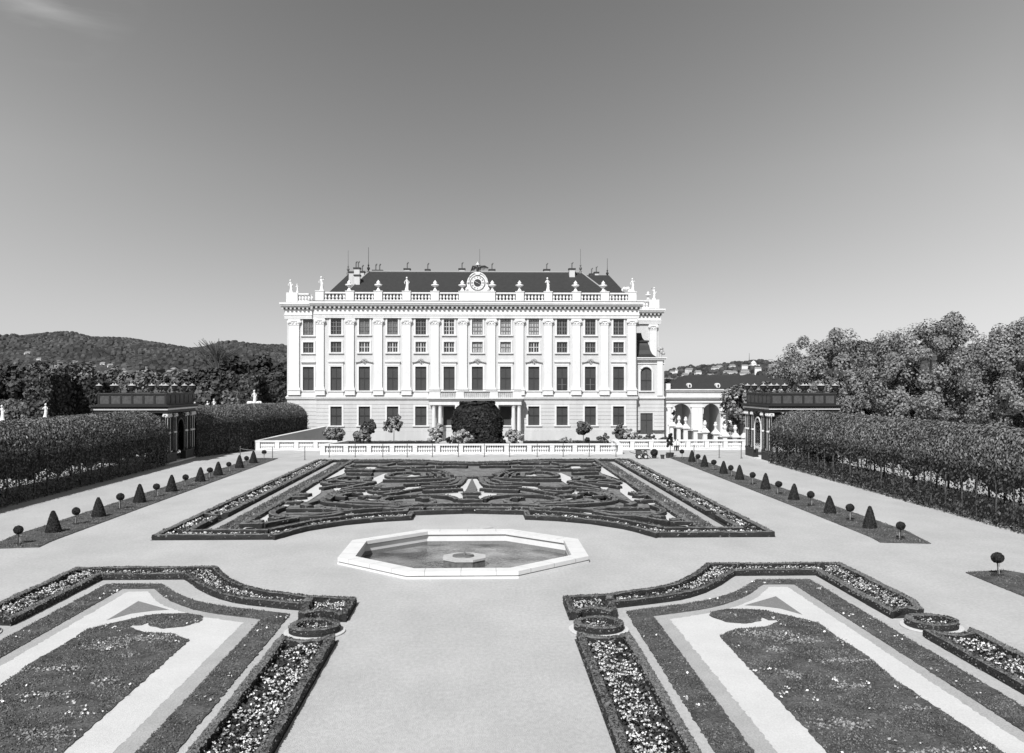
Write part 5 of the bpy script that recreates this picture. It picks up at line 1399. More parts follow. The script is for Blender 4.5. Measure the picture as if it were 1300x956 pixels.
    par = mb.obj('parapet', M['trellis'], t)
    mb = MB()
    for k in range(6):
        a = .12+(W-.24)*k/6+.14; b = .12+(W-.24)*(k+1)/6-.14
        bx(mb,a,b,.06,.10,zp0+.162,zp1-.142); bx(mb,.06,.10,a,b,zp0+.162,zp1-.142)
    mb.obj('panels', M['trellis_l'], par)
    mb = MB(); bx(mb,-.05,W+.05,-.05,.22,zp1+.002,zp1+.07); bx(mb,-.05,.22,.225,W+.05,zp1+.002,zp1+.07); bx(mb,W-.22,W+.05,.225,W+.05,zp1+.002,zp1+.07); bx(mb,.225,W-.225,W-.22,W+.05,zp1+.002,zp1+.07)
    mb.obj('coping', M['trellis_l'], par)
    V_ = []
    for face, n_ in ((0,6500),(1,3500),(2,3500)):
        f_ = RNG.random((n_,2)); z_ = 1.0+f_[:,1]*(ch-1.1)
        if face == 0: p_ = np.column_stack([np.full(n_, s*(W-.2)), .3+f_[:,0]*(W-.6), z_])
        else:
            p_ = np.column_stack([s*(1.9+f_[:,0]*(W-2.1)), np.full(n_, .25 if face == 1 else W-.25), z_])
        V_.append(cards(p_+RNG.normal(0,.1,p_.shape), .17))
    MB().quads(np.concatenate(V_)).obj('climbing_leaves', M['wallleaf'], t)
    t.scale[0] = .78
    # low vaulted roof seen over the parapet
    mb = MB(); vs = []; fs = []
    for i in range(9):
        for j in range(9):
            u = i/8*2-1; v = j/8*2-1; vs.append((s*(W/2+u*(W/2-.3)), W/2+v*(W/2-.3), zp0+.9*(1-u*u)*(1-v*v)+.05))
    for i in range(8):
        for j in range(8): a = i*9+j; fs.append((a,a+9,a+10,a+1) if s > 0 else (a,a+1,a+10,a+9))
    mb.add(vs, fs).obj('roof', M['pier'] if side < 0 else M['trellis_l'], t, smooth=True)
    # urns
    vb = MB().lathe([(.2,0),(.2,.07),(.09,.12),(.08,.22),(.2,.32),(.28,.5),(.30,.66),(.37,.70),(.37,.76)], n=14).mesh('vase', M['vase'])
    vt = MB().lathe([(.33,.762),(.24,.82),(.07,.87),(.06,.97),(.0,1.0)], n=14).mesh('lid', M['pier'])
    pos = [(.12,.12),(1.9,.12),(W/2,.12),(W-1.9,.12),(W-.12,.12),(.12,W/2-1.6),(.12,W/2+1.6),(.12,W-.12),(W/2,W-.12),(W-.12,W/2),(W-.12,W-.12)]
    nm = ['at the near garden corner','second along the near edge from the garden','in the middle of the near edge','fourth along the near edge from the garden','at the near outer corner','first along the garden edge behind the corner','second along the garden edge behind the corner','at the far garden corner','in the middle of the far edge','in the middle of the outer edge','at the far outer corner']
    for (x, y), lab in zip(pos, nm):
        w = t.location; o = thing('parapet_urn', 'dark lidded urn on the %s pavilion parapet, %s' % (S, lab), 'urn', (w[0]+s*x*.78, w[1]+y, zp1+.072), 'urns on the %s trellis pavilion' % S)
        inst('vase', vb, o, (0,0,0)); inst('lid', vt, o, (0,0,0))
pavilion(1); pavilion(-1)

# ================================================================== TREES, SHRUBS
def at(u, Y): return (X(u,Y), Y, 0)
def treeuv(name, label, u, v, wpx, Y, m, **kw):
    x, d = XD(u,Y); h = H-(v-V0)/F*d; w = wpx/F*d
    return tree(name, label, (x,Y,0), h, w, M[m], **kw)
G1 = 'large trees behind the right hedge tunnel'
treeuv('chestnut_tree', 'broad leafy tree standing just behind the right trellis pavilion, smallest and leftmost of the row', 1056, 424, 132, 112, 'lightleaf', nclump=140, nleaf=320, leaf=.19, crown0=.12, group=G1, cr=.175, inner=.6)
treeuv('chestnut_tree', 'tallest round crowned leafy tree, middle of the row behind the right hedge', 1180, 412, 184, 98, 'lightleaf', nclump=230, nleaf=330, leaf=.17, crown0=.10, group=G1, cr=.155, inner=.6)
treeuv('chestnut_tree', 'broad leafy tree cut by the right edge of the picture, behind the right hedge', 1306, 410, 146, 84, 'lightleaf', nclump=200, nleaf=320, leaf=.16, crown0=.10, group=G1, cr=.165, inner=.6)
treeuv('chestnut_tree', 'lower leafy tree filling the gap between the middle and edge trees behind the right hedge', 1252, 450, 100, 96, 'lightleaf', nclump=140, nleaf=320, leaf=.17, crown0=.08, group=G1, cr=.175, inner=.6)
treeuv('chestnut_tree', 'low leafy tree between the leftmost and middle trees behind the right hedge', 1114, 462, 100, 100, 'lightleaf', nclump=140, nleaf=320, leaf=.17, crown0=.06, group=G1, cr=.175, inner=.6)
treeuv('linden_tree', 'small leafy tree between the arcade and the right trellis pavilion', 937, 488, 42, 124, 'shrubleaf', nclump=60, nleaf=60, leaf=.3, crown0=.15, trunk=.14, cr=.28)
treeuv('linden_tree', 'small dark tree directly behind the garden face of the right trellis pavilion', 966, 486, 40, 125, 'midleaf', nclump=60, nleaf=60, leaf=.3, crown0=.12, trunk=.14, cr=.28)
treeuv('linden_tree', 'leafy tree rising behind the arcade roof above the right pavilion', 985, 478, 70, 150, 'midleaf', nclump=70, nleaf=60, leaf=.45, crown0=.1)
# left side: clipped hedges and trees
def block_hedge(label, u0, u1, v, Y, d, m='darkleaf', n=5000, s=.35, taper=0, name='tall_hedge'):
    x0, x1 = X(u0,Y), X(u1,Y); h = Z(v,(u0+u1)/2,Y)
    t = thing(name, label, 'hedge', ((x0+x1)/2,Y,0), 'tall clipped hedges left of the garden'); w = (x1-x0)/2
    MB().box(-w+.3,w-.3,.3,d-.3,0,h-.3).obj('stems', M['hedge'], t)
    P = []
    f = RNG.random((n,3)); sel = RNG.random(n)
    p = np.column_stack([(f[:,0]*2-1)*w, f[:,1]*d, f[:,2]*h]); N_ = np.zeros((n,3))
    a = sel < .5; p[a,1] = 0; N_[a,1] = -1
    b = (sel >= .5) & (sel < .7); p[b,2] = h; N_[b,2] = 1
    c = (sel >= .7) & (sel < .85); p[c,0] = w; N_[c,0] = 1
    e = sel >= .85; p[e,0] = -w; N_[e,0] = -1
    p += RNG.normal(0,.22,(n,3))
    MB().quads(cards(p, s, Nn=N_)).obj('leaves', M[m], t)
    return t
block_hedge('narrow tall clipped hedge block at far left with a sunlit left edge', 34, 60, 476, 140, 9, 'darkleaf', 3500, .4)
block_hedge('wide tall dark clipped hedge behind the left trellis pavilion', 60, 122, 487, 150, 8, 'conifer', 6000, .42)
block_hedge('square clipped hedge behind the white statue left of the palace', 306, 325, 478, 160, 8, 'darkleaf', 3500, .4)
block_hedge('dark low clipped hedge between the statue and the palace corner', 326, 366, 488, 165, 6, 'conifer', 3500, .4)
block_hedge('low pale clipped hedge far behind the left trellis pavilion', 284, 306, 499, 170, 6, 'midleaf', 2500, .4)
block_hedge('low clipped hedge at the far left edge of the picture behind the hedge tunnel', -60, 40, 512, 150, 6, 'midleaf', 4500, .4)
treesL = [
 ('conifer','slender dark conifer left of the white statue', 262, 470, 34, 240,'conifer'),
 ('conifer','second slender dark conifer in the stand left of the palace', 280, 462, 34, 235,'conifer'),
 ('conifer','tall dark tree in the middle of the stand left of the palace', 298, 458, 38, 230,'conifer'),
 ('conifer','dark rounded tree in the stand just left of the statue hedge', 316, 462, 36, 232,'conifer'),
 ('conifer','tallest dark tree nearest the palace corner', 336, 454, 36, 228,'conifer'),
 ('conifer','dark tree directly beside the palace corner', 356, 460, 34, 225,'conifer'),
 ('conifer','broad dark tree low behind the left trellis pavilion, nearest the palace', 270, 488, 46, 205,'darkleaf'),
 ('leafy_tree','pale round topped tree above the left trellis pavilion', 215, 474, 50, 250,'midleaf'),
 ('leafy_tree','pale bushy tree behind the middle of the left pavilion parapet', 178, 472, 52, 255,'midleaf'),
 ('leafy_tree','grey green tree behind the left end of the left pavilion', 142, 470, 50, 260,'midleaf'),
 ('leafy_tree','large rounded tree behind the wide dark hedge', 108, 463, 60, 240,'midleaf'),
 ('leafy_tree','large pale tree behind the narrow hedge block', 68, 462, 60, 235,'midleaf'),
 ('leafy_tree','dark leafy tree at the far left edge of the picture', 18, 466, 60, 230,'darkleaf'),
 ('leafy_tree','dark bushy tree just left of the picture edge', -25, 462, 60, 225,'darkleaf'),
 ('leafy_tree','broad dark tree between the pavilion and the conifer stand', 244, 478, 40, 245,'darkleaf'),
]
for nm, lab, u, v, w, Y, m in treesL:
    treeuv(nm, lab, u, v, w, Y, m, nclump=70, nleaf=45, leaf=.75, crown0=.05, trunk=.3, group='trees left of the palace', inner=.45, cr=.32)
# bare tree on the skyline
Yb = 330; x, d = XD(276,Yb); hb = H-(427-V0)/F*d
t = thing('bare_tree', 'leafless pale branching tree rising above the skyline left of the palace', 'tree', (x,Yb,0))
tm = MB(); tm.tube([(0,0,0),(0,0,hb*.3),(.4,0,hb*.62)], [.5,.4,.3], 7); tm.obj('trunk', M['paletwig'], t)
tm = MB()
for k in range(46):
    a = random.uniform(-1.25,1.25); b = random.uniform(-1.2,1.2); r = random.uniform(.45,1)
    z0 = hb*random.uniform(.35,.6); e = (9.5*math.sin(a)*r, 5*math.sin(b)*r, min(hb, hb*.62+hb*.38*math.cos(a)*r))
    mid = (e[0]*.45,e[1]*.45,(z0+e[2])*.52)
    tm.tube([(.1,0,z0),mid,e], [.26,.19,.09], 4)
    for q in range(5):
        tm.tube([mid,(e[0]+random.uniform(-1.6,1.6),e[1]+random.uniform(-1,1),e[2]+random.uniform(-2,.6))], [.12,.06], 3)
tm.obj('branches', M['bark'], t)
# shrubs before the palace
def shrub(name, label, u, v0, v1, wpx, Y, m, n=10, nl=60, leaf=.22, **kw):
    x, d = XD(u,Y); z0 = max(0,H-(v1-V0)/F*d); z1 = H-(v0-V0)/F*d; w = wpx/F*d
    t = thing(name, label, 'shrub', (x,Y,0), kw.get('group','shrubs below the palace front'))
    hh = (z1-z0)/2; cz = (z0+z1)/2; sh = MB()
    for k in range(6):
        a = k*1.05; sh.tube([(0,0,0),(w*.2*math.cos(a),w*.2*math.sin(a),cz)], [.05,.03], 4)
    sh.obj('stems', M['bark'], t)
    P, O = crown_points((0,0,cz), (w/2,w/2*.8,hh), n*4, int(nl*1.9), .35, .30, -1)
    MB().quads(cards(P, leaf*.72, up=.3, Nn=O)).obj('foliage', M[m], t)
    return t
shrub('leafy_shrub','wide loose shrub in front of the left end of the palace', 424.5, 542, 562, 27, 118, 'shrubleaf', 9, 55, .26)
shrub('leafy_shrub','dark round shrub left of the second ground floor window', 467.5, 535, 552, 20, 121, 'darkleaf', 7, 60, .24)
shrub('leafy_shrub','pale upright shrub in front of the dark round shrub', 459.5, 545, 563, 23, 118, 'shrubleaf', 8, 60, .24)
shrub('leafy_shrub','pale conical shrub left of the portico', 555, 538.5, 563, 21, 118, 'paleleaf', 8, 50, .24)
shrub('leafy_shrub','small dark shrub left of the big yew', 571, 553, 563, 9, 117, 'conifer', 3, 50, .2)
shrub('leafy_shrub','pale dome shaped shrub in front of the big yew', 588, 546.5, 564, 26, 116, 'paleleaf', 9, 60, .22)
shrub('leafy_shrub','pale spreading shrub right of the big yew', 654, 544.5, 563, 22, 118, 'paleleaf', 8, 45, .24)
shrub('leafy_shrub','tiny dark conical shrub at the right foot of the big yew', 638.5, 553, 563, 8, 117, 'conifer', 3, 50, .18)
shrub('leafy_shrub','low grey shrub left of the potted round tree', 719, 555, 563, 18, 117, 'paleleaf', 5, 45, .2)
shrub('leafy_shrub','small dark round shrub right of the potted round tree', 746, 554, 563, 8, 116, 'conifer', 3, 50, .18)
shrub('leafy_shrub','twin tipped low shrub right of the potted round tree', 767, 551, 563, 15, 117, 'midleaf', 5, 50, .2)
shrub('leafy_shrub','dark leafy shrub before the last ground floor window', 787, 539, 558, 20, 120, 'midleaf', 7, 55, .24)
shrub('leafy_shrub','pale rounded shrub before the annex', 800, 545, 561, 19, 117.5, 'paleleaf', 6, 55, .22)
shrub('leafy_shrub','low dark shrub row under the annex door', 822, 551, 561, 26, 118.5, 'midleaf', 8, 50, .22)
shrub('leafy_shrub','low loose shrub right of the annex door', 841, 554, 561, 16, 118, 'midleaf', 5, 45, .2)
def edge_hedge(label, u0, u1, Y):
    o = hedge(label, [(X(u0,Y),Y),(X(u1,Y),Y)], .6, .42, card=10, csize=.15, step=.5, group='low hedges at the foot of the palace'); return o
edge_hedge('low dark hedge at the foot of the palace left of the portico', 436, 556, 125.2); edge_hedge('low dark hedge at the foot of the palace right of the portico', 664, 765, 125.2)
# big yew
Yy = 119.5; x, d = XD(606,Yy); zt = Z(511,606,Yy); w = 62/F*d
t = thing('yew', 'massive dark clipped yew in front of the palace portico', 'tree', (x,Yy,0))
tm = MB(); 
for k in range(5): tm.tube([(-1+.5*k,0,0),(-1.6+.8*k,0,zt*.6)], [.2,.08], 6)
tm.obj('trunk', M['bark'], t)
n = 26000; f = RNG.random((n,3)); th = f[:,0]*2*PI; z = f[:,1]
r = np.where(z < .66, 1.0, 1.0-.42*((z-.66)/.34)**2.2)*(1+.05*np.sin(th*5+z*6)+.035*np.sin(th*11+z*17))*(.96-.10*(z < .06))
cx_, sx_ = np.cos(th), np.sin(th); e = .62
px_ = np.sign(cx_)*np.abs(cx_)**e; py_ = np.sign(sx_)*np.abs(sx_)**e
k = np.where(RNG.random(n) < .22, RNG.random(n)**.5, .92+.1*RNG.random(n))
zz = np.where(k < .9, 1.0*np.ones(n), z); r = np.where(k < .9, .80, r)
P = np.column_stack([px_*r*k*w/2, py_*r*k*2.3, zz*zt*(.97+.035*np.sin(th*4+1)+.02*np.sin(th*9))]); N_ = np.column_stack([cx_, sx_, np.where(k < .9, 2, .2)])
MB().quads(cards(P, .24, Nn=N_)).obj('foliage', M['yewcard'], t)
MB().lathe([(.86,0),(.9,.3),(.9,.75),(.72,.97),(.1,.98)], n=20).obj('inner_mass', M['yew'], t).scale = (w/2*.98,2.1,zt)
# standard trees
def standard(name, label, u, v0, vc, v1, wpx, Y, m, pot=True, nclump=14):
    x, d = XD(u,Y); top = H-(v0-V0)/F*d; bot = H-(vc-V0)/F*d; w = wpx/F*d
    t = thing(name, label, 'tree', (x,Y,0))
    MB().tube([(0,0,.1),(.02,0,bot+.3)], [.05,.04], 6).obj('trunk', M['bark'], t)
    P, O = crown_points((0,0,(top+bot)/2), (w/2,w/2,(top-bot)/2), nclump*4, 45, .5, .28, -1)
    MB().quads(cards(P, .2, up=.25, Nn=O)).obj('crown', M[m], t)
    if pot: MB().lathe([(.34,0),(.42,.42),(.46,.44),(.46,.5),(.38,.5)], n=12).obj('tub', M['pot'], t)
    return t
standard('standard_tree', 'loose round headed small tree on a thin trunk before the third ground floor window', 500, 529, 549, 562, 23, 118.5, 'shrubleaf', False, 8)
standard('potted_tree', 'neat round headed tree in a dark tub before the palace right of the portico', 740.5, 535, 552, 562, 19, 118, 'midleaf')
standard('potted_tree', 'tall two tiered dark clipped tree in a pot beside the garden cart', 850.7, 551.5, 569.5, 581, 6.6, 101.5, 'conifer', True, 6)
# ball plant lying by the cart, pots
x, y = G(830.5,582)
t = thing('potted_plant', 'dark round clipped plant in a low pot right of the garden cart', 'plant', (x,y,0))
MB().lathe([(.2,0),(.28,.22),(.3,.25)], n=12).obj('pot', M['pot'], t); mb = MB().ball((0,0,.62), .36, 12, 8, 1, .06)
d_ = RNG.normal(size=(500,3)); d_ /= np.linalg.norm(d_, axis=1)[:,None]; mb.quads(cards(np.array([0,0,.62])+d_*.38, .1, Nn=d_)); mb.obj('crown', M['yew'], t, m2=M['yewcard'])
for k, (u, v, lab) in enumerate(((841,582.5,'empty dark plant pot standing right of the round clipped plant'),(847.6,581.5,'empty dark plant pot at the foot of the tall clipped tree'))):
    x, y = G(u,v); o = MB().lathe([(.17,0),(.22,.36),(.25,.38),(.25,.44),(.21,.44),(.19,.3)], n=12).obj('plant_pot', M['pot'], loc=(x,y,0)); tag(o, lab, 'plant pot', 'empty plant pots')
# garden cart
x, y = G(815,582.5)
t = thing('garden_cart', 'dark garden trailer cart loaded with pale sacks, parked behind the parterre', 'cart', (x,y,0))
mb = MB(); mb.box(-.62,.55,-.45,.45,.5,.56); mb.box(-.62,-.58,-.45,.45,.563,.95); mb.box(-.578,.0,-.45,-.41,.563,.9); mb.box(-.578,.0,.41,.45,.563,.9); mb.box(-.75,.85,-.5,.5,.953,1.02); mb.obj('bed', M['cart'], t)
mb = MB(); mb.tube([(-.62,0,.53),(-1.2,0,.7),(-1.35,0,.82)], .03, 5); mb.tube([(.5,0,.5),(.95,0,.12)], .03, 5); mb.obj('drawbar', M['metal'], t)
for xx in (-.38,.32):
    for yy in (-.5,.5):
        w = MB().lathe([(.24,-.05),(.26,-.03),(.26,.03),(.24,.05)], n=18).obj('wheel', M['tyre'], t, loc=(xx,yy,.26)); w.rotation_euler[0] = PI/2
        MB().lathe([(.15,-.056),(.15,.056)], n=14).obj('rim', M['rimw'], w)
o = MB().ball((x+.35,y-.1,.75), .24, 10, 7, .75, .1).obj('sack', M['sack']); tag(o, 'pale bulging sack resting in the garden cart', 'sack')

# ================================================================== PEOPLE
def skin(verts, edges, radii, name, m, parent=None, sub=2):
    me_ = bpy.data.meshes.new('tmp'); me_.from_pydata(verts, edges, []); o = bpy.data.objects.new('tmp', me_); C.objects.link(o)
    md = o.modifiers.new('s', 'SKIN'); ss = o.modifiers.new('u', 'SUBSURF'); ss.levels = sub; ss.render_levels = sub
    for i, r in enumerate(radii): me_.skin_vertices[0].data[i].radius = (r, r) if not hasattr(r,'__len__') else r
    me_.skin_vertices[0].data[0].use_root = True
    dg = bpy.context.evaluated_depsgraph_get(); ev = o.evaluated_get(dg); nm = bpy.data.meshes.new_from_object(ev); nm.name = name
    bpy.data.objects.remove(o); nm.materials.clear(); nm.materials.append(m)
    for p in nm.polygons: p.use_smooth = True
    q = bpy.data.objects.new(name, nm); C.objects.link(q)
    if parent: q.parent = parent
    return q
def person(label, loc, h, rz, stride):
    s = h/1.75
    V = [(0,0,.95),(0,0,1.2),(0,0,1.42),(0,0,1.52),(0,-.01,1.62),(0,-.01,1.72),
         (.10,0,.90),(.11,-stride,.50),(.11,-stride*.6,.08),(.11,-stride*.6-.16,.04),
         (-.10,0,.90),(-.11,stride,.50),(-.11,stride*1.6,.08),(-.11,stride*1.6-.16,.04),
         (.19,0,1.40),(.25,.03,1.14),(.25,-.10,.90),(.25,-.14,.82),(-.19,0,1.40),(-.25,.03,1.14),(-.25,-.10,.90),(-.25,-.14,.82)]
    E_ = [(0,1),(1,2),(2,3),(3,4),(4,5),(0,6),(6,7),(7,8),(8,9),(0,10),(10,11),(11,12),(12,13),(2,14),(14,15),(15,16),(16,17),(2,18),(18,19),(19,20),(20,21)]
    R = [.14,.13,.13,.055,.10,.08,.09,.06,.045,.035,.09,.06,.045,.035,.06,.045,.035,.035,.06,.045,.035,.035]
    V = [(a*s,b*s,c*s) for a,b,c in V]; R = [r*s for r in R]
    b = skin(V, E_, R, 'person', M['skin'])
    b.location = loc; b.rotation_euler[2] = rz
    tag(b, label, 'person', 'people by the rear balustrade')
    top = MB(); top.lathe([(.20*s,.90*s),(.19*s,1.1*s),(.21*s,1.35*s),(.16*s,1.47*s),(.08*s,1.52*s)], n=14, sy=.72); top.tube([(.17*s,0,1.42*s),(.255*s,.03*s,1.14*s)], [.085*s,.07*s], 8); top.tube([(-.17*s,0,1.42*s),(-.255*s,.03*s,1.14*s)], [.085*s,.07*s], 8)
    top.obj('shirt', M['clothw'], b)
    tr_ = MB(); tr_.lathe([(.17*s,.78*s),(.19*s,.9*s),(.185*s,.96*s)], n=14, sy=.75)
    tr_.tube([(.09*s,0,.88*s),(.11*s,-stride*s,.50*s),(.11*s,-stride*.6*s,.10*s)], [.115*s,.085*s,.075*s], 8); tr_.tube([(-.09*s,0,.88*s),(-.11*s,stride*s,.50*s),(-.11*s,stride*1.6*s,.10*s)], [.115*s,.085*s,.075*s], 8)
    tr_.obj('trousers', M['clothd'], b)
    MB().ball((0,.03*s,1.70*s), .115*s, 10, 8, 1.05).obj('hair', M['hair'], b)
Yp = 110.6
person('person in white top and dark trousers by the rear balustrade, left one of two', (X(857.3,Yp),Yp,0), 1.35, .3, .08)
person('person in white top and dark trousers by the rear balustrade, right one of two', (X(860.8,Yp),Yp+.2,0), 1.35, -.2, .10)

# garden statues on the left
for k, (u, v0, v1, Y, h_, arm, lab) in enumerate(((57,512,531,128,2.1,3,'white standing garden statue in front of the wide dark clipped hedge on the left'),(3,514,535,126,2.1,0,'white garden statue at the very left edge of the picture'),(323,495,511,150,2.2,0,'white garden statue on a spreading base in front of the square clipped hedge'))):
    x, d = XD(u,Y); zt = H-(v0-V0)/F*d; hh = (v1-v0)/F*d+.3
    t = thing('garden_statue', lab, 'statue', (x,Y,0), 'white statues left of the garden')
    o = bpy.data.objects.new('figure', statue_mesh(k*5+2, h_, arm, 'figure')); C.objects.link(o); o.parent = t; o.location = (0,0,zt-h_)
    mb = MB(); mb.box(-.5,.5,-.5,.5,0,zt-h_-.3); mb.box(-.62,.62,-.62,.62,zt-h_-.298,zt-h_) ; mb.obj('plinth', M['stone'], t)
    if k == 2:
        mb = MB(); 
        for a in range(8): mb.ball((.9*math.cos(a*.785),.5*math.sin(a*.785),zt-h_+.1), .32, 7, 5)
        mb.obj('base_group', M['statue'], t)
for k, (u, v) in enumerate(((247,515),(264,514),(271,511))):
    x, d = XD(u,175); z = H-(v-V0)/F*d
    o = bpy.data.objects.new('garden_statue', statue_mesh(20+k, 1.9, k % 2, 'garden_statue')); C.objects.link(o); o.location = (x,175,z-1.2)
    tag(o, 'small distant white figure above the far left hedge tunnel, %s from the pavilion' % ORD[k], 'statue', 'distant white figures')
    MB().box(-.4,.4,-.4,.4,-(z-1.2),-.002).obj('plinth', M['stone'], o)

# ================================================================== HILLS
def hills(name, us, vs_, D0, D1, D2, m, amp, seed, below=-6):
    """heightfield sector: rises from D0 to the ridge at D1, down again to D2"""
    nu = 220; nt = 46; u = np.linspace(us[0], us[-1], nu); v = np.interp(u, us, vs_)+6
    V = []; rng = np.random.default_rng(seed)
    for j in range(nt+1):
        t = j/nt
        D = D0+(D1-D0)*t*1.25 if t <= .8 else D1+(D2-D1)*(t-.8)/.2
        for i in range(nu):
            k = (u[i]-U0)/F; dirx = k*math.cos(A)+math.sin(A); diry = -k*math.sin(A)+math.cos(A)
            s = min(1, t/.8); s = s*s*(3-2*s)*.75+.25*s if t <= .8 else 1-(t-.8)/.2*.6
            zr = H-(v[i]-V0)/F*D1
            n = (math.sin(u[i]*.045+j*.5+seed)*math.cos(u[i]*.021-j*.31)+.5*math.sin(u[i]*.11+j*.9))*amp*math.sin(PI*min(1,t/.8))
            V.append((CX+dirx*D, diry*D, below+(zr-below)*s+n*(1 if t <= .8 else 0)))
    fs = [(j*nu+i, j*nu+i+1, (j+1)*nu+i+1, (j+1)*nu+i) for j in range(nt) for i in range(nu-1)]
    me_ = MB().add(V, fs); o = me_.obj(name, m, smooth=True); o['kind'] = 'structure'
    return o, np.array(V).reshape(nt+1, nu, 3), u
usL = [-420,-200,-60,0,50,100,150,200,240,262,280,310,345,400,480,620]; vsL = [455,440,430,426.5,422,423.5,429,434,440.5,439,435,433.5,436,444,456,475]
hL, VL, uL = hills('hills', usL, vsL, 520, 2300, 3200, M['hill'], 9, 3)
usR = [560,700,800,850,880,910,940,965,985,1005,1025,1050,1090,1130,1200,1300,1500,1750]; vsR = [486,480,476,468,463,459,457,455,456,456,452,440,431.5,434,440,446,450,455]
hR, VR, uR = hills('hills', usR, vsR, 650, 2600, 3600, M['hillR'], 8, 8)
def hill_trees(label, VV, n, size, jmax, name='forest'):
    nt, nu, _ = VV.shape; mb = MB()
    j = RNG.random(n)*(jmax); i = RNG.random(n)*(nu-2)
    ji = j.astype(int); ii = i.astype(int); fj = (j-ji)[:,None]; fi = (i-ii)[:,None]
    P = (VV[ji,ii]*(1-fj)+VV[np.minimum(ji+1,nt-1),ii]*fj)*(1-fi)+(VV[ji,ii+1]*(1-fj)+VV[np.minimum(ji+1,nt-1),ii+1]*fj)*fi
    th = np.arange(6)*PI/3; s = size*(.6+.8*RNG.random(n)); Q = []
    for k in range(n):
        pass
    # squat six sided domes built in one go
    ring = np.stack([np.cos(th), np.sin(th)], 1)
    tiers = [(1.0,-.3),(1.05,.5),(.65,1.15)]
    V4 = []
    for (r0,z0),(r1,z1) in zip(tiers[:-1], tiers[1:]):
        for k in range(6):
            a, b = ring[k], ring[(k+1)%6]
            q = np.stack([np.column_stack([a[0]*r0*s,a[1]*r0*s,z0*s]),np.column_stack([b[0]*r0*s,b[1]*r0*s,z0*s]),np.column_stack([b[0]*r1*s,b[1]*r1*s,z1*s]),np.column_stack([a[0]*r1*s,a[1]*r1*s,z1*s])],1)
            V4.append(P[:,None,:]+q)
    for k in (0,2,4):
        a, b, c = ring[k], ring[(k+1)%6], ring[(k+2)%6]
        z = np.zeros(n)
        q = np.stack([np.column_stack([a[0]*.65*s,a[1]*.65*s,1.15*s]),np.column_stack([b[0]*.65*s,b[1]*.65*s,1.15*s]),np.column_stack([c[0]*.65*s,c[1]*.65*s,1.15*s]),np.column_stack([z,z,1.35*s])],1)
        V4.append(P[:,None,:]+q)
    o = MB().quads(np.concatenate(V4)).obj(name, M['hilltree'])
    return tag(o, label, 'forest', kind='stuff')
hill_trees('dark woodland covering the hills on the left', VL, 26000, 4.2, 37)
hill_trees('woodland on the distant hills on the right', VR, 14000, 4.5, 37)
# houses
def house(label, group, p, w, d, h, rz):
    t = thing('house', label, 'house', tuple(p), group, rz)
    MB().box(-w/2,w/2,-d/2,d/2,-4,h).obj('wall', M['house'], t)
    mb = MB(); mb.add([(-w/2-.4,-d/2-.4,h+.01),(w/2+.4,-d/2-.4,h+.01),(w/2+.4,d/2+.4,h+.01),(-w/2-.4,d/2+.4,h+.01),(-w/2+.5,0,h+d*.32),(w/2-.5,0,h+d*.32)], [(0,1,5,4),(1,2,5),(2,3,4,5),(3,0,4)]); mb.obj('roof', M['houseroof'], t)
def place_on(VV, uu, u, jt):
    i = int(np.argmin(abs(uu-u))); return VV[int(jt), i]
for k in range(110):
    u = random.uniform(842,1050) if k < 52 else random.uniform(1000,1045); j = random.uniform(6,25) if u < 1000 else random.uniform(8,30); p = place_on(VR, uR, u, j)
    w = random.uniform(6,15)
    side_ = 'above the arcade roof' if u < 930 else 'left of the chestnut trees'
    house('small pale house among trees on the far right hillside, %s' % side_, 'houses on the right hillside %s' % side_, p+np.array((0,0,3)), w, random.uniform(6,9), random.uniform(3.5,6.5), random.uniform(-.5,.5))
for k in range(26):
    u = random.choice([random.uniform(128,170), random.uniform(196,245), random.uniform(196,245), random.uniform(0,80), random.uniform(235,262)]); p = place_on(VL, uL, u, random.uniform(6,13))
    house('small pale house half hidden by trees on the left hillside', 'houses on the left hillside', p+np.array((0,0,3)), random.uniform(4,8), 5, random.uniform(2.5,4), random.uniform(-.6,.6))
# church tower and skyline mast on the right hill
p = place_on(VR, uR, 955, 20); t = thing('church', 'pale church with a low pointed tower among the houses on the right hillside', 'church', tuple(p)); MB().box(-10,10,-6,6,-5,14).obj('nave', M['house'], t); mb = MB().box(-4,4,-4,4,14.01,17); mb.lathe([(5,17.01),(4,19),(.5,22)], n=8); mb.obj('tower', M['house'], t)
i = int(np.argmin(abs(uR-949))); p = VR[36, i]; t = thing('mast', 'thin mast on the skyline of the right hill', 'mast', tuple(p)); MB().tube([(0,0,0),(0,0,30)], [1.2,.4], 5).obj('pole', M['rod'], t)
# distant town wood between park and hills
def wood(label, u0, u1, D0, D1, n, m, hgt, z0=0):
    P = []; 
    u = u0+(u1-u0)*RNG.random(n); D = D0+(D1-D0)*RNG.random(n); k = (u-U0)/F
    x = CX+(k*math.cos(A)+math.sin(A))*D; y = (-k*math.sin(A)+math.cos(A))*D
    V = []
    for a in range(n):
        r = hgt*random.uniform(.35,.6); h = hgt*random.uniform(.7,1.1)
        q = RNG.normal(size=(46,3)); q /= np.linalg.norm(q, axis=1)[:,None]; q[:,2] = np.abs(q[:,2])*1.2-.2
        c = np.array((x[a],y[a],z0+h*.5)); V.append(cards(c+q*[r,r,h*.5], hgt*.26, Nn=q, up=.2))
    o = MB().quads(np.concatenate(V)).obj('wood', m); return tag(o, label, 'wood', kind='stuff')
wood('mass of far off treetops between the left garden and the hills', -260, 345, 300, 640, 420, M['midleaf'], 11)
wood('far off treetops behind the arcade roof at the foot of the right hill', 840, 1400, 330, 800, 300, M['midleaf'], 9)

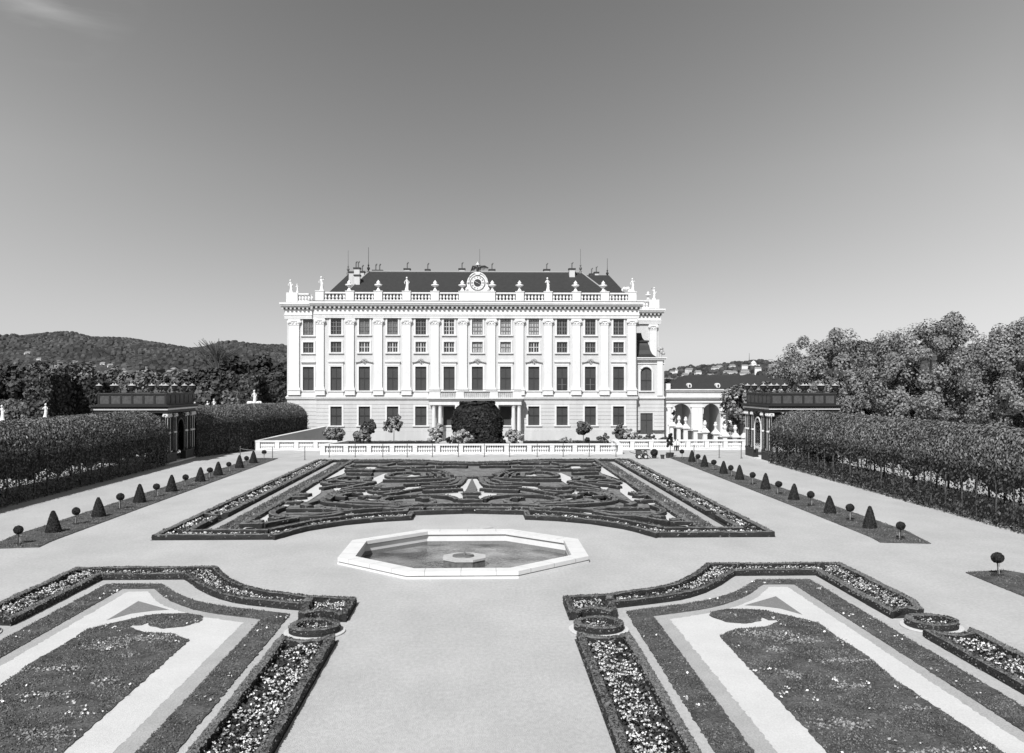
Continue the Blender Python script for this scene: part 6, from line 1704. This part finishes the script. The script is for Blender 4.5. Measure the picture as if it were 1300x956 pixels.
# ================================================================== LIGHT, SKY, CAMERA
scene = bpy.context.scene
EL = math.radians(45); AZ = math.radians(22)          # sun stands behind the camera, a little to its left
sd = mathutils.Vector((-math.sin(AZ)*math.cos(EL), -math.cos(AZ)*math.cos(EL), math.sin(EL)))   # towards the sun
L = bpy.data.lights.new('sun', 'SUN'); L.energy = 4.4; L.angle = math.radians(.5); L.color = (1,1,1)
lo = bpy.data.objects.new('sun', L); C.objects.link(lo); lo.rotation_euler = sd.to_track_quat('Z','Y').to_euler()
w = bpy.data.worlds.new('World'); scene.world = w; w.use_nodes = True
nt = w.node_tree; N = nt.nodes; K = nt.links
bg = N['Background']; bg.inputs['Strength'].default_value = .078
sky = N.new('ShaderNodeTexSky'); sky.sky_type = 'NISHITA'; sky.sun_disc = False; sky.sun_elevation = EL; sky.sun_rotation = math.atan2(sd.x, sd.y)
sky.air_density = 1.0; sky.dust_density = .5; sky.ozone_density = 1.0
# monochrome photograph: only the grey value of the sky is used, as through a yellow filter
sep = N.new('ShaderNodeSeparateColor'); K.new(sky.outputs[0], sep.inputs[0])
pw_ = N.new('ShaderNodeMath'); pw_.operation = 'POWER'; pw_.inputs[1].default_value = .90
g1 = N.new('ShaderNodeMath'); g1.operation = 'MULTIPLY'; g1.inputs[1].default_value = .75; K.new(sep.outputs[0], g1.inputs[0])
g2 = N.new('ShaderNodeMath'); g2.operation = 'MULTIPLY_ADD'; g2.inputs[1].default_value = .25; K.new(sep.outputs[1], g2.inputs[0]); K.new(g1.outputs[0], g2.inputs[2])
# faint wisp of cloud high on the left
tc = N.new('ShaderNodeTexCoord'); mp = N.new('ShaderNodeMapping'); mp.inputs['Scale'].default_value = (3,3,14); K.new(tc.outputs['Generated'], mp.inputs[0])
nz = N.new('ShaderNodeTexNoise'); nz.inputs['Scale'].default_value = 2.2; nz.inputs['Detail'].default_value = 6; nz.inputs['Distortion'].default_value = .4; K.new(mp.outputs[0], nz.inputs['Vector'])
cdir = mathutils.Vector(((110-U0)/F, 1, (V0+28)/F)).normalized()
dp = N.new('ShaderNodeVectorMath'); dp.operation = 'DISTANCE'; K.new(tc.outputs['Generated'], dp.inputs[0]); dp.inputs[1].default_value = cdir
m1 = N.new('ShaderNodeMapRange'); m1.inputs['From Min'].default_value = .085; m1.inputs['From Max'].default_value = .0; K.new(dp.outputs['Value'], m1.inputs['Value'])
m2 = N.new('ShaderNodeMapRange'); m2.inputs['From Min'].default_value = .42; m2.inputs['From Max'].default_value = .75; m2.inputs['To Max'].default_value = 2.0; K.new(nz.outputs['Fac'], m2.inputs['Value'])
mm = N.new('ShaderNodeMath'); mm.operation = 'MULTIPLY'; K.new(m1.outputs[0], mm.inputs[0]); K.new(m2.outputs[0], mm.inputs[1])
SKYMULT = N.new('ShaderNodeMath'); SKYMULT.operation = 'MULTIPLY_ADD'; K.new(mm.outputs[0], SKYMULT.inputs[0]); SKYMULT.inputs[1].default_value = 1.5; K.new(g2.outputs[0], pw_.inputs[0]); sm_ = N.new('ShaderNodeMath'); sm_.operation = 'MULTIPLY'; sm_.inputs[1].default_value = 1.14; K.new(pw_.outputs[0], sm_.inputs[0]); 
# the sky is darkest opposite the sun and brightens to either side (polarised band)
sx = N.new('ShaderNodeSeparateXYZ'); K.new(tc.outputs['Generated'], sx.inputs[0])
x2 = N.new('ShaderNodeMath'); x2.operation = 'MULTIPLY'; K.new(sx.outputs[0], x2.inputs[0]); K.new(sx.outputs[0], x2.inputs[1])
zc_ = N.new('ShaderNodeClamp'); zc_.inputs['Max'].default_value = .22; K.new(sx.outputs[2], zc_.inputs['Value'])
xz = N.new('ShaderNodeMath'); xz.operation = 'MULTIPLY'; K.new(x2.outputs[0], xz.inputs[0]); K.new(zc_.outputs[0], xz.inputs[1])
ff = N.new('ShaderNodeMath'); ff.operation = 'MULTIPLY_ADD'; ff.inputs[1].default_value = 12.0; ff.inputs[2].default_value = 1.0; K.new(xz.outputs[0], ff.inputs[0])
fm = N.new('ShaderNodeMath'); fm.operation = 'MINIMUM'; fm.inputs[1].default_value = 1.6; K.new(ff.outputs[0], fm.inputs[0])
s2 = N.new('ShaderNodeMath'); s2.operation = 'MULTIPLY'; K.new(sm_.outputs[0], s2.inputs[0]); K.new(fm.outputs[0], s2.inputs[1]); K.new(s2.outputs[0], SKYMULT.inputs[2])
K.new(SKYMULT.outputs[0], bg.inputs['Color'])

cam = bpy.data.cameras.new('camera'); co = bpy.data.objects.new('camera', cam); C.objects.link(co); scene.camera = co
co.location = (CX, 0, H); co.rotation_euler = (PI/2, 0, -A)
cam.sensor_width = 36; cam.lens = 36*F/1300; cam.shift_x = 0; cam.shift_y = -(478-488)/1300
cam.clip_start = .5; cam.clip_end = 12000
scene.view_settings.view_transform = 'Standard'; scene.view_settings.look = 'None'; scene.view_settings.exposure = .30; scene.view_settings.gamma = 1
scene.render.resolution_x = 1024; scene.render.resolution_y = 753
